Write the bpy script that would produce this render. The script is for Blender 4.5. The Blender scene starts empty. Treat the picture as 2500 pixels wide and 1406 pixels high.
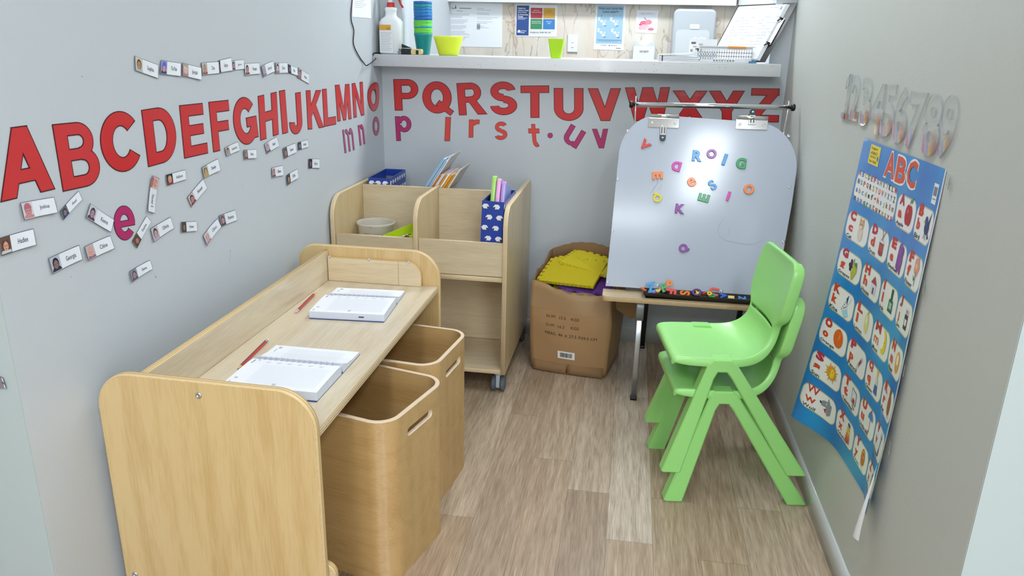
import bpy, bmesh, math, random
import numpy as np
from mathutils import Vector, Matrix
random.seed(7)
S = bpy.context.scene
COL = S.collection

# ------------------------------------------------------------------ camera
W_, H_ = 2500.0, 1406.0
FPX = 1832.87
YAW, PITCH, ROLL = [math.radians(a) for a in (8.63736, 17.86717, 1.32378)]
CAM = np.array([0.0, 0.0, 1.3])
def _rm(y, p, r):
    cy, sy, cp, sp = math.cos(y), math.sin(y), math.cos(p), math.sin(p)
    fwd = np.array([-sy*cp, cy*cp, -sp]); right = np.array([cy, sy, 0.0]); up = np.cross(right, fwd)
    cr, sr = math.cos(r), math.sin(r)
    r2 = cr*right + sr*up; u2 = -sr*right + cr*up
    return np.array([r2, -u2, fwd])
RM = _rm(YAW, PITCH, ROLL)
cd = bpy.data.cameras.new('camera'); cam = bpy.data.objects.new('camera', cd); COL.objects.link(cam)
cd.sensor_width = 36.0; cd.lens = FPX / W_ * 36.0; cd.clip_start = 0.02
m = Matrix.Identity(4)
for i in range(3):
    m[i][0] = RM[0][i]; m[i][1] = -RM[1][i]; m[i][2] = -RM[2][i]; m[i][3] = CAM[i]
cam.matrix_world = m
S.camera = cam
def ray(x, y): return RM.T @ np.array([(x-1250)/FPX, (y-703)/FPX, 1.0])
def on(x, y, k, v):
    d = ray(x, y); return CAM + d*(v-CAM[k])/d[k]
def onp(x, y, P0, n):
    P0 = np.array(P0, float); n = np.array(n, float); d = ray(x, y); return CAM + d*(((P0-CAM)@n)/(d@n))

# ------------------------------------------------------------------ world, lights, exposure
S.view_settings.view_transform = 'Standard'; S.view_settings.look = 'None'
S.view_settings.gamma = 1.0; S.view_settings.use_curve_mapping = False
S.view_settings.exposure = 0.15
wd = bpy.data.worlds.new('world'); S.world = wd; wd.use_nodes = True
wd.node_tree.nodes['Background'].inputs[0].default_value = (0.8, 0.86, 0.9, 1); wd.node_tree.nodes['Background'].inputs[1].default_value = 0.25
def area(name, loc, sx, sy, power, col=(0.905, 0.975, 1.045)):
    l = bpy.data.lights.new(name, 'AREA'); l.shape = 'RECTANGLE'; l.size = sx; l.size_y = sy; l.energy = power; l.color = col
    o = bpy.data.objects.new(name, l); o.location = loc; COL.objects.link(o); return o
LAMPS = [((0.62, -0.70, 2.36), 0.28, 1.5, 30), ((-0.55, -0.3, 2.36), 0.30, 1.2, 13), ((-0.4, -2.0, 2.36), 1.6, 0.4, 30),
         ((0.10, 2.1, 2.36), 0.30, 1.2, 6), ((0.0, 3.72, 2.36), 1.0, 0.3, 18)]
for i, (lc, sx, sy, pw) in enumerate(LAMPS): area('lamp_light', lc, sx, sy, pw)

# ------------------------------------------------------------------ helpers
def lin(h):
    if isinstance(h, str):
        h = h.lstrip('#'); c = [int(h[i:i+2], 16)/255 for i in (0, 2, 4)]
    else: c = list(h)
    return tuple(x/12.92 if x <= 0.04045 else ((x+0.055)/1.055)**2.4 for x in c) + (1.0,)
_M = {}
def mat(name, hexc='#808080', rough=0.5, metal=0.0, alpha=1.0, trans=0.0, spec=0.5, coat=0.0, emit=0.0, bump=0.0, bscale=200.0, sss=0.0, ior=1.45):
    if name in _M: return _M[name]
    mm = bpy.data.materials.new(name); mm.use_nodes = True
    b = mm.node_tree.nodes['Principled BSDF']
    b.inputs['Base Color'].default_value = lin(hexc); b.inputs['Roughness'].default_value = rough
    b.inputs['Metallic'].default_value = metal; b.inputs['Alpha'].default_value = alpha
    b.inputs['Transmission Weight'].default_value = trans; b.inputs['Specular IOR Level'].default_value = spec
    b.inputs['Coat Weight'].default_value = coat; b.inputs['Coat Roughness'].default_value = 0.1; b.inputs['IOR'].default_value = ior
    if sss: b.inputs['Subsurface Weight'].default_value = sss; b.inputs['Subsurface Scale'].default_value = 0.01
    if emit: b.inputs['Emission Color'].default_value = lin(hexc); b.inputs['Emission Strength'].default_value = emit
    nt = mm.node_tree
    if bump:
        tc = nt.nodes.new('ShaderNodeTexCoord'); nz = nt.nodes.new('ShaderNodeTexNoise'); bp = nt.nodes.new('ShaderNodeBump')
        nz.inputs['Scale'].default_value = bscale; nz.inputs['Detail'].default_value = 3; bp.inputs['Strength'].default_value = bump; bp.inputs['Distance'].default_value = 0.002
        nt.links.new(tc.outputs['Object'], nz.inputs['Vector']); nt.links.new(nz.outputs['Fac'], bp.inputs['Height']); nt.links.new(bp.outputs['Normal'], b.inputs['Normal'])
    _M[name] = mm; return mm
def ink(hexc, rough=0.45): return mat('print_'+hexc.lstrip('#'), hexc, rough)
def nodes_of(mm): return mm.node_tree.nodes, mm.node_tree.links, mm.node_tree.nodes['Principled BSDF']
def mathn(nt, op, a, b=None):
    n = nt.nodes.new('ShaderNodeMath'); n.operation = op
    for i, v in enumerate((a, b)):
        if v is None: continue
        if isinstance(v, (int, float)): n.inputs[i].default_value = v
        else: nt.links.new(v, n.inputs[i])
    return n.outputs[0]
def ramp(nt, fac, stops):
    r = nt.nodes.new('ShaderNodeValToRGB'); e = r.color_ramp.elements
    while len(e) < len(stops): e.new(0.5)
    for el, (p, c) in zip(e, stops): el.position = p; el.color = lin(c)
    nt.links.new(fac, r.inputs[0]); return r.outputs[0]
def wood(name, base, dark, grain='Z', rough=0.32, coat=0.35, strength=1.0, knots=True):
    if name in _M: return _M[name]
    mm = mat(name, base, rough, coat=coat); nt = mm.node_tree; N, L, b = nodes_of(mm)
    tc = N.new('ShaderNodeTexCoord'); mp = N.new('ShaderNodeMapping'); L.new(tc.outputs['Object'], mp.inputs[0])
    sc = {'X': (0.9, 9, 9), 'Y': (9, 0.9, 9), 'Z': (9, 9, 0.9)}[grain]; mp.inputs['Scale'].default_value = sc
    n1 = N.new('ShaderNodeTexNoise'); n1.inputs['Scale'].default_value = 1.3; n1.inputs['Detail'].default_value = 4; n1.inputs['Distortion'].default_value = 1.6; L.new(mp.outputs[0], n1.inputs['Vector'])
    mp2 = N.new('ShaderNodeMapping'); L.new(tc.outputs['Object'], mp2.inputs[0]); mp2.inputs['Scale'].default_value = tuple(s*12 if s > 1 else s*9 for s in sc)
    n2 = N.new('ShaderNodeTexNoise'); n2.inputs['Scale'].default_value = 2.0; n2.inputs['Detail'].default_value = 3; L.new(mp2.outputs[0], n2.inputs['Vector'])
    w = N.new('ShaderNodeTexWave'); w.wave_type = 'BANDS'; w.bands_direction = {'X': 'Y', 'Y': 'X', 'Z': 'X'}[grain]
    w.inputs['Scale'].default_value = 0.55; w.inputs['Distortion'].default_value = 9; w.inputs['Detail'].default_value = 2; w.inputs['Detail Scale'].default_value = 0.6; L.new(mp.outputs[0], w.inputs['Vector'])
    f = mathn(nt, 'ADD', mathn(nt, 'MULTIPLY', n1.outputs['Fac'], 0.5), mathn(nt, 'MULTIPLY', n2.outputs['Fac'], 0.32))
    f = mathn(nt, 'ADD', f, mathn(nt, 'MULTIPLY', w.outputs['Fac'], 0.07*strength))
    c = ramp(nt, f, [(0.26, dark), (0.50, base), (0.75, base)])
    L.new(c, b.inputs['Base Color'])
    return mm
def ply_edge(name, light, dark, n=5):
    if name in _M: return _M[name]
    mm = mat(name, light, 0.5); nt = mm.node_tree; N, L, b = nodes_of(mm)
    uv = N.new('ShaderNodeUVMap'); sp = N.new('ShaderNodeSeparateXYZ'); L.new(uv.outputs[0], sp.inputs[0])
    nz = N.new('ShaderNodeTexNoise'); nz.inputs['Scale'].default_value = 14; L.new(uv.outputs[0], nz.inputs['Vector'])
    v = mathn(nt, 'ADD', mathn(nt, 'MULTIPLY', sp.outputs[1], n), mathn(nt, 'MULTIPLY', nz.outputs['Fac'], 0.5))
    s = mathn(nt, 'PINGPONG', v, 1.0)
    L.new(ramp(nt, s, [(0.15, dark), (0.45, light), (1.0, light)]), b.inputs['Base Color'])
    return mm

class MB:
    def __init__(s): s.v = []; s.f = []; s.m = []; s.uv = []; s.mats = []; s.sm = []
    def mi(s, m):
        if m not in s.mats: s.mats.append(m)
        return s.mats.index(m)
    def add(s, vs, fs, m, uvs=None, smooth=False):
        o = len(s.v); s.v += [tuple(float(c) for c in v) for v in vs]; k = s.mi(m)
        for i, f in enumerate(fs):
            s.f.append(tuple(o+j for j in f)); s.m.append(k); s.sm.append(smooth)
            s.uv.append(uvs[i] if uvs else None)
        return s
    def box(s, x0, x1, y0, y1, z0, z1, m, edge=None, fn=None):
        v = [(x0,y0,z0),(x1,y0,z0),(x1,y1,z0),(x0,y1,z0),(x0,y0,z1),(x1,y0,z1),(x1,y1,z1),(x0,y1,z1)]
        if fn: v = [fn(*p) for p in v]
        return s.add(v, [(0,3,2,1),(4,5,6,7),(0,1,5,4),(1,2,6,5),(2,3,7,6),(3,0,4,7)], m)
    def quad(s, a, b, c, d, m): return s.add([a, b, c, d], [(0,1,2,3)], m)
    def prism(s, pts, a, b, m, me=None, axis='Y', bev=0.0, smooth_side=True):
        """pts: 2D outline; extruded between a and b along axis. axis Y: pts=(x,z); X: (y,z); Z: (x,y)"""
        P = {'Y': lambda p, t: (p[0], t, p[1]), 'X': lambda p, t: (t, p[0], p[1]), 'Z': lambda p, t: (p[0], p[1], t)}[axis]
        n = len(pts)
        area2 = sum(pts[i][0]*pts[(i+1)%n][1]-pts[(i+1)%n][0]*pts[i][1] for i in range(n))
        if area2 < 0: pts = pts[::-1]
        rings = []
        if bev > 0:
            ins = inset(pts, bev); r2 = inset(pts, bev*0.3)
            sg = 1 if b > a else -1
            rings = [(ins, a), (r2, a+sg*bev*0.3), (pts, a+sg*bev), (pts, b-sg*bev), (r2, b-sg*bev*0.3), (ins, b)]
        else: rings = [(pts, a), (pts, b)]
        vs = [P(p, t) for r, t in rings for p in r]
        capa = tuple(range(n)); capb = tuple(range((len(rings)-1)*n, len(rings)*n))
        flip = (axis == 'Y') != (b < a)
        s.add(vs, [], m); o = len(s.v)-len(vs)
        def put(f, mm, sm, uv=None):
            s.f.append(tuple(o+j for j in (f[::-1] if flip else f))); s.m.append(s.mi(mm)); s.sm.append(sm); s.uv.append((uv[::-1] if flip else uv) if uv else None)
        put(capa[::-1], m, False); put(capb, m, False)
        d = [0.0]
        for i in range(n): d.append(d[-1]+math.dist(pts[i], pts[(i+1)%n]))
        T = [t for _, t in rings]
        for k in range(len(rings)-1):
            va, vb = (T[k]-a)/(b-a), (T[k+1]-a)/(b-a)
            for i in range(n):
                j = (i+1) % n
                put((k*n+i, k*n+j, (k+1)*n+j, (k+1)*n+i), me or m, smooth_side, [(d[i]*10, va), (d[i+1]*10, va), (d[i+1]*10, vb), (d[i]*10, vb)])
        return s
    def tube(s, pts, r, m, seg=10, caps=True):
        pts = [np.array(p, float) for p in pts]; n = len(pts); rs = r if isinstance(r, (list, tuple)) else [r]*n
        vs = []; ref = None
        for i, p in enumerate(pts):
            t = pts[min(i+1, n-1)]-pts[max(i-1, 0)]; t /= (np.linalg.norm(t)+1e-12)
            if ref is None: ref = np.array([0, 0, 1.0]) if abs(t[2]) < 0.9 else np.array([1.0, 0, 0])
            a = np.cross(t, ref); a /= np.linalg.norm(a); b = np.cross(t, a); ref = -b if False else ref
            for k in range(seg):
                an = 2*math.pi*k/seg; vs.append(p+rs[i]*(math.cos(an)*a+math.sin(an)*b))
        fs = [(i*seg+k, i*seg+(k+1)%seg, (i+1)*seg+(k+1)%seg, (i+1)*seg+k) for i in range(n-1) for k in range(seg)]
        s.add(vs, fs, m, smooth=True)
        if caps:
            o = len(s.v)-len(vs)
            for f in (tuple(range(seg))[::-1], tuple(range((n-1)*seg, n*seg))): s.f.append(tuple(o+j for j in f)); s.m.append(s.mi(m)); s.sm.append(False); s.uv.append(None)
        return s
    def lathe(s, prof, c, m, seg=32, axis='Z', fn=None):
        vs = []
        for r, z in prof:
            for k in range(seg):
                a = 2*math.pi*k/seg; p = (r*math.cos(a), r*math.sin(a), z)
                if axis == 'Y': p = (p[0], z, p[1])
                if axis == 'X': p = (z, p[0], p[1])
                if fn: p = fn(*p)
                vs.append((c[0]+p[0], c[1]+p[1], c[2]+p[2]))
        n = len(prof)
        fs = [(i*seg+k, i*seg+(k+1)%seg, (i+1)*seg+(k+1)%seg, (i+1)*seg+k) for i in range(n-1) for k in range(seg)]
        return s.add(vs, fs, m, smooth=True)
def inset(pts, d):
    n = len(pts); out = []
    for i in range(n):
        p0, p1, p2 = [np.array(pts[(i+k) % n], float) for k in (-1, 0, 1)]
        e1 = p1-p0; e2 = p2-p1; e1 /= np.linalg.norm(e1)+1e-12; e2 /= np.linalg.norm(e2)+1e-12
        n1 = np.array([-e1[1], e1[0]]); n2 = np.array([-e2[1], e2[0]]); b = n1+n2; b /= max(np.linalg.norm(b), 0.3)
        q = p1+b*d/max(0.5, b@n1); out.append((q[0], q[1]))
    return out
def rrect(x0, x1, y0, y1, r, seg=6):
    """r: one radius or (bl, br, tr, tl)"""
    R = r if isinstance(r, (list, tuple)) else (r,)*4; out = []
    for (cx, cy, sx, sy, a0, rr) in ((x0, y0, 1, 1, 180, R[0]), (x1, y0, -1, 1, 270, R[1]), (x1, y1, -1, -1, 0, R[2]), (x0, y1, 1, -1, 90, R[3])):
        if rr <= 0: out.append((cx, cy)); continue
        k = max(2, int(seg*(1 if rr < .05 else 1.6)))
        for i in range(k+1):
            a = math.radians(a0+90*i/k); out.append((cx+sx*rr+rr*math.cos(a), cy+sy*rr+rr*math.sin(a)))
    return out
def mesh_of(name, mb):
    me = bpy.data.meshes.new(name); me.from_pydata(mb.v, [], mb.f)
    for mm in mb.mats: me.materials.append(mm)
    me.polygons.foreach_set('material_index', mb.m); me.polygons.foreach_set('use_smooth', mb.sm)
    if any(u is not None for u in mb.uv):
        ul = me.uv_layers.new(name='UVMap'); k = 0
        for p, u in zip(me.polygons, mb.uv):
            for j, li in enumerate(p.loop_indices):
                if u: ul.data[li].uv = u[j]
    me.validate(); me.update(); return me
def tag(o, label=None, cat=None, group=None, kind=None):
    if label: o['label'] = label
    if cat: o['category'] = cat
    if group: o['group'] = group
    if kind: o['kind'] = kind
    return o
def obj(name, mb, parent=None, label=None, cat=None, group=None, kind=None, local=False):
    """one mesh object. Top level: origin moved to its base centre. Child: written relative to its parent."""
    if not local:
        if parent is not None:
            off = np.array(WLOC[parent.name]); loc = (0, 0, 0)
        elif kind == 'structure': off = np.zeros(3); loc = (0, 0, 0)
        else:
            a = np.array(mb.v); lo, hi = a.min(0), a.max(0); off = np.array([(lo[0]+hi[0])/2, (lo[1]+hi[1])/2, lo[2]]); loc = tuple(off)
        mb.v = [tuple(np.array(v)-off) for v in mb.v]
    else: off = np.zeros(3); loc = (0, 0, 0)
    o = bpy.data.objects.new(name, mesh_of(name, mb)); COL.objects.link(o); o.location = loc
    if parent is not None: o.parent = parent
    WLOC[o.name] = tuple(off)
    return tag(o, label, cat, group, kind)
WLOC = {}
def thing(name, loc, label, cat, group=None, rotz=0.0):
    o = bpy.data.objects.new(name, None); COL.objects.link(o); o.location = loc; o.rotation_euler = (0, 0, rotz); o.empty_display_size = 0.05
    WLOC[o.name] = tuple(loc); return tag(o, label, cat, group)
def mod_apply(o, *mods):
    """mods: (type, dict)"""
    for t, kw in mods:
        md = o.modifiers.new(t.lower(), t)
        for k, v in kw.items(): setattr(md, k, v)
    dg = bpy.context.evaluated_depsgraph_get(); me = bpy.data.meshes.new_from_object(o.evaluated_get(dg))
    o.modifiers.clear(); old = o.data; o.data = me; me.name = old.name
    return o
_G = {}
def glyph(body, off=0.0, ext=0.0, bev=0.0, res=4):
    key = (body, off, ext, bev, res)
    if key in _G: return _G[key]
    cu = bpy.data.curves.new('t', 'FONT'); cu.body = body; cu.size = 1; cu.offset = off; cu.extrude = ext; cu.bevel_depth = bev; cu.bevel_resolution = 1; cu.resolution_u = res
    o = bpy.data.objects.new('t', cu); COL.objects.link(o)
    dg = bpy.context.evaluated_depsgraph_get(); dg.update(); e = o.evaluated_get(dg); me = e.to_mesh()
    vs = np.array([v.co[:] for v in me.vertices]).reshape(-1, 3); fs = [tuple(p.vertices) for p in me.polygons]
    e.to_mesh_clear(); bpy.data.objects.remove(o); bpy.data.curves.remove(cu)
    _G[key] = (vs, fs); return _G[key]
def gtext(mb, body, m, fn, off=0.0, ext=0.0, bev=0.0, fit=None, h=None, anchor=(0, 0), res=2):
    """text into mb. fit=(x0,x1,y0,y1): stretch bbox; h: cap height with anchor=lower-left. fn(x,y,z)->xyz"""
    vs, fs = glyph(body, off, ext, bev, res)
    if not len(vs): return
    lo, hi = vs.min(0), vs.max(0)
    if fit:
        x0, x1, y0, y1 = fit; q = [(x0+(v[0]-lo[0])/(hi[0]-lo[0]+1e-9)*(x1-x0), y0+(v[1]-lo[1])/(hi[1]-lo[1]+1e-9)*(y1-y0), v[2]) for v in vs]
    else:
        k = h/0.7; q = [(anchor[0]+(v[0]-lo[0])*k, anchor[1]+v[1]*k, v[2]*k) for v in vs]
    mb.add([fn(*p) for p in q], fs, m)
def frame(BL, BR, TL, n, o=0.0):
    """(u,v,w) in 0..1, w metres along n -> world"""
    BL, BR, TL, n = [np.array(a, float) for a in (BL, BR, TL, n)]
    return lambda u, v, w=0.0: tuple(BL+(BR-BL)*u+(TL-BL)*v+n*(w+o))
def quadmap(TL, TR, BR, BL, n, o=0.0):
    TL, TR, BR, BL, n = [np.array(a, float) for a in (TL, TR, BR, BL, n)]
    return lambda u, v, w=0.0: tuple((BL*(1-u)+BR*u)*(1-v)+(TL*(1-u)+TR*u)*v+n*(w+o))
def disc(mb, fn, cx, cy, rx, ry, m, w=0.0, seg=14, a0=0, a1=360):
    pts = [fn(cx+rx*math.cos(math.radians(a0+(a1-a0)*k/seg)), cy+ry*math.sin(math.radians(a0+(a1-a0)*k/seg)), w) for k in range(seg + (0 if a1-a0 >= 360 else 1))]
    mb.add(pts, [tuple(range(len(pts)))], m)
def rect(mb, fn, x0, x1, y0, y1, m, w=0.0): mb.add([fn(x0, y0, w), fn(x1, y0, w), fn(x1, y1, w), fn(x0, y1, w)], [(0,1,2,3)], m)
def poly(mb, fn, pts, m, w=0.0): mb.add([fn(x, y, w) for x, y in pts], [tuple(range(len(pts)))], m)
def slab(mb, fn, x0, x1, y0, y1, w0, w1, m):
    v = [fn(x, y, w) for w in (w0, w1) for x, y in ((x0, y0), (x1, y0), (x1, y1), (x0, y1))]
    mb.add(v, [(0,3,2,1),(4,5,6,7),(0,1,5,4),(1,2,6,5),(2,3,7,6),(3,0,4,7)], m)

# ------------------------------------------------------------------ materials
M_wallL = mat('wall_paint_cool', '#c4cacf', 0.55, bump=0.25, bscale=260)
M_wallR = mat('wall_paint_warm_grey', '#c5c8c1', 0.55, bump=0.25, bscale=260)
M_white = mat('white_paint', '#e4e6e5', 0.5)
M_end = mat('wall_end_white', '#b9c4c2', 0.5)
M_ceil = mat('ceiling_paint', '#e2e3e1', 0.8)
M_skirt = mat('skirting_grey', '#b9bcb9', 0.25, coat=0.4)
M_birch = wood('birch_panel', '#d9bb86', '#c4a066', 'Z')
M_birchL = wood('birch_light', '#d8cab0', '#c6b291', 'Y', rough=0.35)
M_birchX = wood('birch_light_x', '#dfcba8', '#ccb28a', 'X', rough=0.35)
M_troll = wood('birch_pale', '#d9c9aa', '#c7b390', 'X', rough=0.4, coat=0.2)
M_trollZ = wood('birch_pale_side', '#cfb98e', '#b99f70', 'Z', rough=0.35, coat=0.3)
M_bin = wood('bent_birch', '#c9a46c', '#b48c54', 'X', rough=0.28, coat=1.0)
M_edge = ply_edge('ply_edge', '#dcc190', '#b8945e', 5)
M_edgeL = ply_edge('ply_edge_light', '#e6d2ae', '#b99a6c', 6)
M_rim = ply_edge('ply_rim', '#ecd8bd', '#c9a582', 5)
M_screw = mat('screw_steel', '#d8d8d8', 0.25, 1.0)
M_chrome = mat('chrome', '#dcdcdc', 0.12, 1.0)
M_steel = mat('satin_steel', '#c8ccd0', 0.3, 0.9)
M_black = mat('black_plastic', '#17181a', 0.4)
M_blackg = mat('black_gloss', '#0e0f11', 0.25, coat=0.3)
M_green = mat('green_plastic', '#99da7c', 0.35, coat=0.15, sss=0.08)
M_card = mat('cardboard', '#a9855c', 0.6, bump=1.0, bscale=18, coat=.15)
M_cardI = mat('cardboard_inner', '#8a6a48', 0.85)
M_paper = mat('paper_white', '#f1f3f7', 0.55)
M_lam = mat('laminated_white', '#e9edf3', 0.25, coat=0.5)
M_red = mat('red_card', '#cc2a2a', 0.3, coat=0.5)
M_redD = mat('dark_red_outline', '#4a1013', 0.45)
M_counter = mat('counter_stone', '#e9eaec', 0.25, coat=0.3)

def floor_material():
    mm = mat('vinyl_plank', '#9a8675', 0.38, spec=0.4); nt = mm.node_tree; N, L, b = nodes_of(mm)
    tc = N.new('ShaderNodeTexCoord'); sp = N.new('ShaderNodeSeparateXYZ'); L.new(tc.outputs['Object'], sp.inputs[0])
    pw, pl = 0.127, 0.92
    xs = mathn(nt, 'DIVIDE', mathn(nt, 'ADD', sp.outputs[0], 3.04), pw); xi = mathn(nt, 'FLOOR', xs); xf = mathn(nt, 'FRACT', xs)
    wn = N.new('ShaderNodeTexWhiteNoise'); wn.noise_dimensions = '1D'; L.new(xi, wn.inputs['W'])
    ys = mathn(nt, 'ADD', mathn(nt, 'DIVIDE', sp.outputs[1], pl), mathn(nt, 'MULTIPLY', wn.outputs['Value'], 7.3)); yi = mathn(nt, 'FLOOR', ys); yf = mathn(nt, 'FRACT', ys)
    cb = N.new('ShaderNodeCombineXYZ'); L.new(xi, cb.inputs[0]); L.new(yi, cb.inputs[1])
    w2 = N.new('ShaderNodeTexWhiteNoise'); w2.noise_dimensions = '3D'; L.new(cb.outputs[0], w2.inputs['Vector'])
    cb2 = N.new('ShaderNodeCombineXYZ'); L.new(mathn(nt, 'ADD', mathn(nt, 'MULTIPLY', sp.outputs[0], 46), mathn(nt, 'MULTIPLY', w2.outputs['Value'], 40)), cb2.inputs[0]); L.new(mathn(nt, 'MULTIPLY', sp.outputs[1], 3.0), cb2.inputs[1]); L.new(mathn(nt, 'MULTIPLY', w2.outputs['Value'], 30), cb2.inputs[2])
    n1 = N.new('ShaderNodeTexNoise'); n1.inputs['Scale'].default_value = 1.6; n1.inputs['Detail'].default_value = 5; n1.inputs['Roughness'].default_value = 0.65; n1.inputs['Distortion'].default_value = 0.4; L.new(cb2.outputs[0], n1.inputs['Vector'])
    cb3 = N.new('ShaderNodeCombineXYZ'); L.new(mathn(nt, 'MULTIPLY', sp.outputs[0], 260), cb3.inputs[0]); L.new(mathn(nt, 'MULTIPLY', sp.outputs[1], 9), cb3.inputs[1])
    n2 = N.new('ShaderNodeTexNoise'); n2.inputs['Scale'].default_value = 1.5; n2.inputs['Detail'].default_value = 4; L.new(cb3.outputs[0], n2.inputs['Vector'])
    f = mathn(nt, 'ADD', mathn(nt, 'MULTIPLY', n1.outputs['Fac'], 0.55), mathn(nt, 'MULTIPLY', n2.outputs['Fac'], 0.45))
    c1 = ramp(nt, f, [(0.3, '#8d8071'), (0.44, '#b1a391'), (0.56, '#c9bcac'), (0.72, '#e4dacd')])
    tint = ramp(nt, w2.outputs['Value'], [(0.0, '#c2b2a2'), (0.35, '#f0e7dc'), (0.7, '#d8c8b6'), (1.0, '#ffffff')])
    mx = N.new('ShaderNodeMix'); mx.data_type = 'RGBA'; mx.blend_type = 'MULTIPLY'; mx.inputs[0].default_value = 1.0; L.new(c1, mx.inputs[6]); L.new(tint, mx.inputs[7])
    gx = mathn(nt, 'LESS_THAN', xf, 0.012); gy = mathn(nt, 'LESS_THAN', yf, 0.0022); g = mathn(nt, 'MAXIMUM', gx, gy)
    mx2 = N.new('ShaderNodeMix'); mx2.data_type = 'RGBA'; L.new(mathn(nt, 'MULTIPLY', g, 0.45), mx2.inputs[0]); L.new(mx.outputs[2], mx2.inputs[6]); mx2.inputs[7].default_value = lin('#4a3d33')
    L.new(mx2.outputs[2], b.inputs['Base Color'])
    bp = N.new('ShaderNodeBump'); bp.inputs['Strength'].default_value = 0.12; bp.inputs['Distance'].default_value = 0.001; L.new(n2.outputs['Fac'], bp.inputs['Height']); L.new(bp.outputs[0], b.inputs['Normal'])
    return mm
def marble_material():
    mm = mat('marbled_wall_lining', '#d6cfc6', 0.25, coat=0.3); nt = mm.node_tree; N, L, b = nodes_of(mm)
    tc = N.new('ShaderNodeTexCoord'); mp = N.new('ShaderNodeMapping'); L.new(tc.outputs['Object'], mp.inputs[0]); mp.inputs['Rotation'].default_value = (0, 0.5, 0); mp.inputs['Scale'].default_value = (2.2, 1, 0.9)
    nz = N.new('ShaderNodeTexNoise'); nz.inputs['Scale'].default_value = 3.0; nz.inputs['Detail'].default_value = 7; nz.inputs['Distortion'].default_value = 1.2; L.new(mp.outputs[0], nz.inputs['Vector'])
    v = mathn(nt, 'ABSOLUTE', mathn(nt, 'SUBTRACT', nz.outputs['Fac'], 0.5))
    vein = ramp(nt, v, [(0.0, '#b4aaa0'), (0.006, '#d8d0c6'), (0.02, '#f4f0ea')])
    n2 = N.new('ShaderNodeTexNoise'); n2.inputs['Scale'].default_value = 3; n2.inputs['Detail'].default_value = 4; L.new(mp.outputs[0], n2.inputs['Vector'])
    base = ramp(nt, n2.outputs['Fac'], [(0.3, '#e3d3c4'), (0.5, '#e6e1d9'), (0.7, '#d5cfc2')])
    mx = N.new('ShaderNodeMix'); mx.data_type = 'RGBA'; mx.blend_type = 'MULTIPLY'; mx.inputs[0].default_value = 0.85; L.new(base, mx.inputs[6]); L.new(vein, mx.inputs[7])
    sp = N.new('ShaderNodeSeparateXYZ'); L.new(tc.outputs['Object'], sp.inputs[0])
    j = mathn(nt, 'LESS_THAN', mathn(nt, 'FRACT', mathn(nt, 'DIVIDE', mathn(nt, 'ADD', sp.outputs[0], 3.13), 0.30)), 0.012)
    mx2 = N.new('ShaderNodeMix'); mx2.data_type = 'RGBA'; L.new(mathn(nt, 'MULTIPLY', j, 0.4), mx2.inputs[0]); L.new(mx.outputs[2], mx2.inputs[6]); mx2.inputs[7].default_value = lin('#8a8078')
    L.new(mx2.outputs[2], b.inputs['Base Color']); return mm
def speckle(mm, spots):
    nt = mm.node_tree; N, L, b = nodes_of(mm); tc = N.new('ShaderNodeTexCoord'); vo = N.new('ShaderNodeTexVoronoi'); vo.inputs['Scale'].default_value = 90; L.new(tc.outputs['Object'], vo.inputs['Vector'])
    sp = N.new('ShaderNodeSeparateXYZ'); L.new(vo.outputs['Color'], sp.inputs[0])
    f = mathn(nt, 'MULTIPLY', mathn(nt, 'LESS_THAN', vo.outputs['Distance'], 0.22), mathn(nt, 'GREATER_THAN', sp.outputs[0], 0.86))
    mx = N.new('ShaderNodeMix'); mx.data_type = 'RGBA'; L.new(mathn(nt, 'MULTIPLY', f, 0.35), mx.inputs[0]); mx.inputs[6].default_value = b.inputs['Base Color'].default_value; mx.inputs[7].default_value = lin(spots); L.new(mx.outputs[2], b.inputs['Base Color'])
speckle(M_counter, '#7d8796')

# ------------------------------------------------------------------ room
XL, XR, YB = -1.107, 0.61, 3.316
YK = 4.62; HC = 2.4
Mf = floor_material()
obj('floor', MB().box(-3, 3, -3, YK+0.1, -0.1, 0, Mf), kind='structure')
obj('ceiling', MB().box(-3, 3, -3, YK+0.1, HC, HC+0.1, M_ceil), kind='structure')
mb = MB().box(XL-0.12, XL, 1.13, YK, 0, HC, M_wallL)
for px, py, rr in ((200, 187, 2), (592, 454, 2), (799, 411, 2), (380, 676, 3), (562, 612, 2), (173, 676, 1.5)):   # scuffs
    P = on(px, py, 0, XL); fn = frame(P, P+np.array([0, 1, 0]), P+np.array([0, 0, 1]), (1, 0, 0), 0.0003); disc(mb, fn, 0, 0, rr*0.0007, rr*0.001, ink('#8a8a86'), 0, 8)
P = on(563, 612, 0, XL); Q = on(560, 640, 0, XL)
fn = lambda x, y, z: (XL+0.0003, P[1]+y, P[2]+x)
mb.add([(XL+.0003, P[1], P[2]), (XL+.0003, P[1]+.0012, P[2]), (XL+.0003, Q[1]+.0012, Q[2]), (XL+.0003, Q[1], Q[2])], [(0,1,2,3)], ink('#8f9294'))
obj('wall_left', mb, kind='structure')
obj('wall_right', MB().box(XR, XR+0.12, 1.188, YB+0.1, 0, HC, M_wallR), kind='structure')
obj('wall_front_left', MB().box(-3, XL-0.12, 1.13, 1.25, 0, HC, M_end), kind='structure')
obj('wall_front_right', MB().box(XR+0.12, 3, 1.188, 1.308, 0, HC, M_end), kind='structure')
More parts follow.
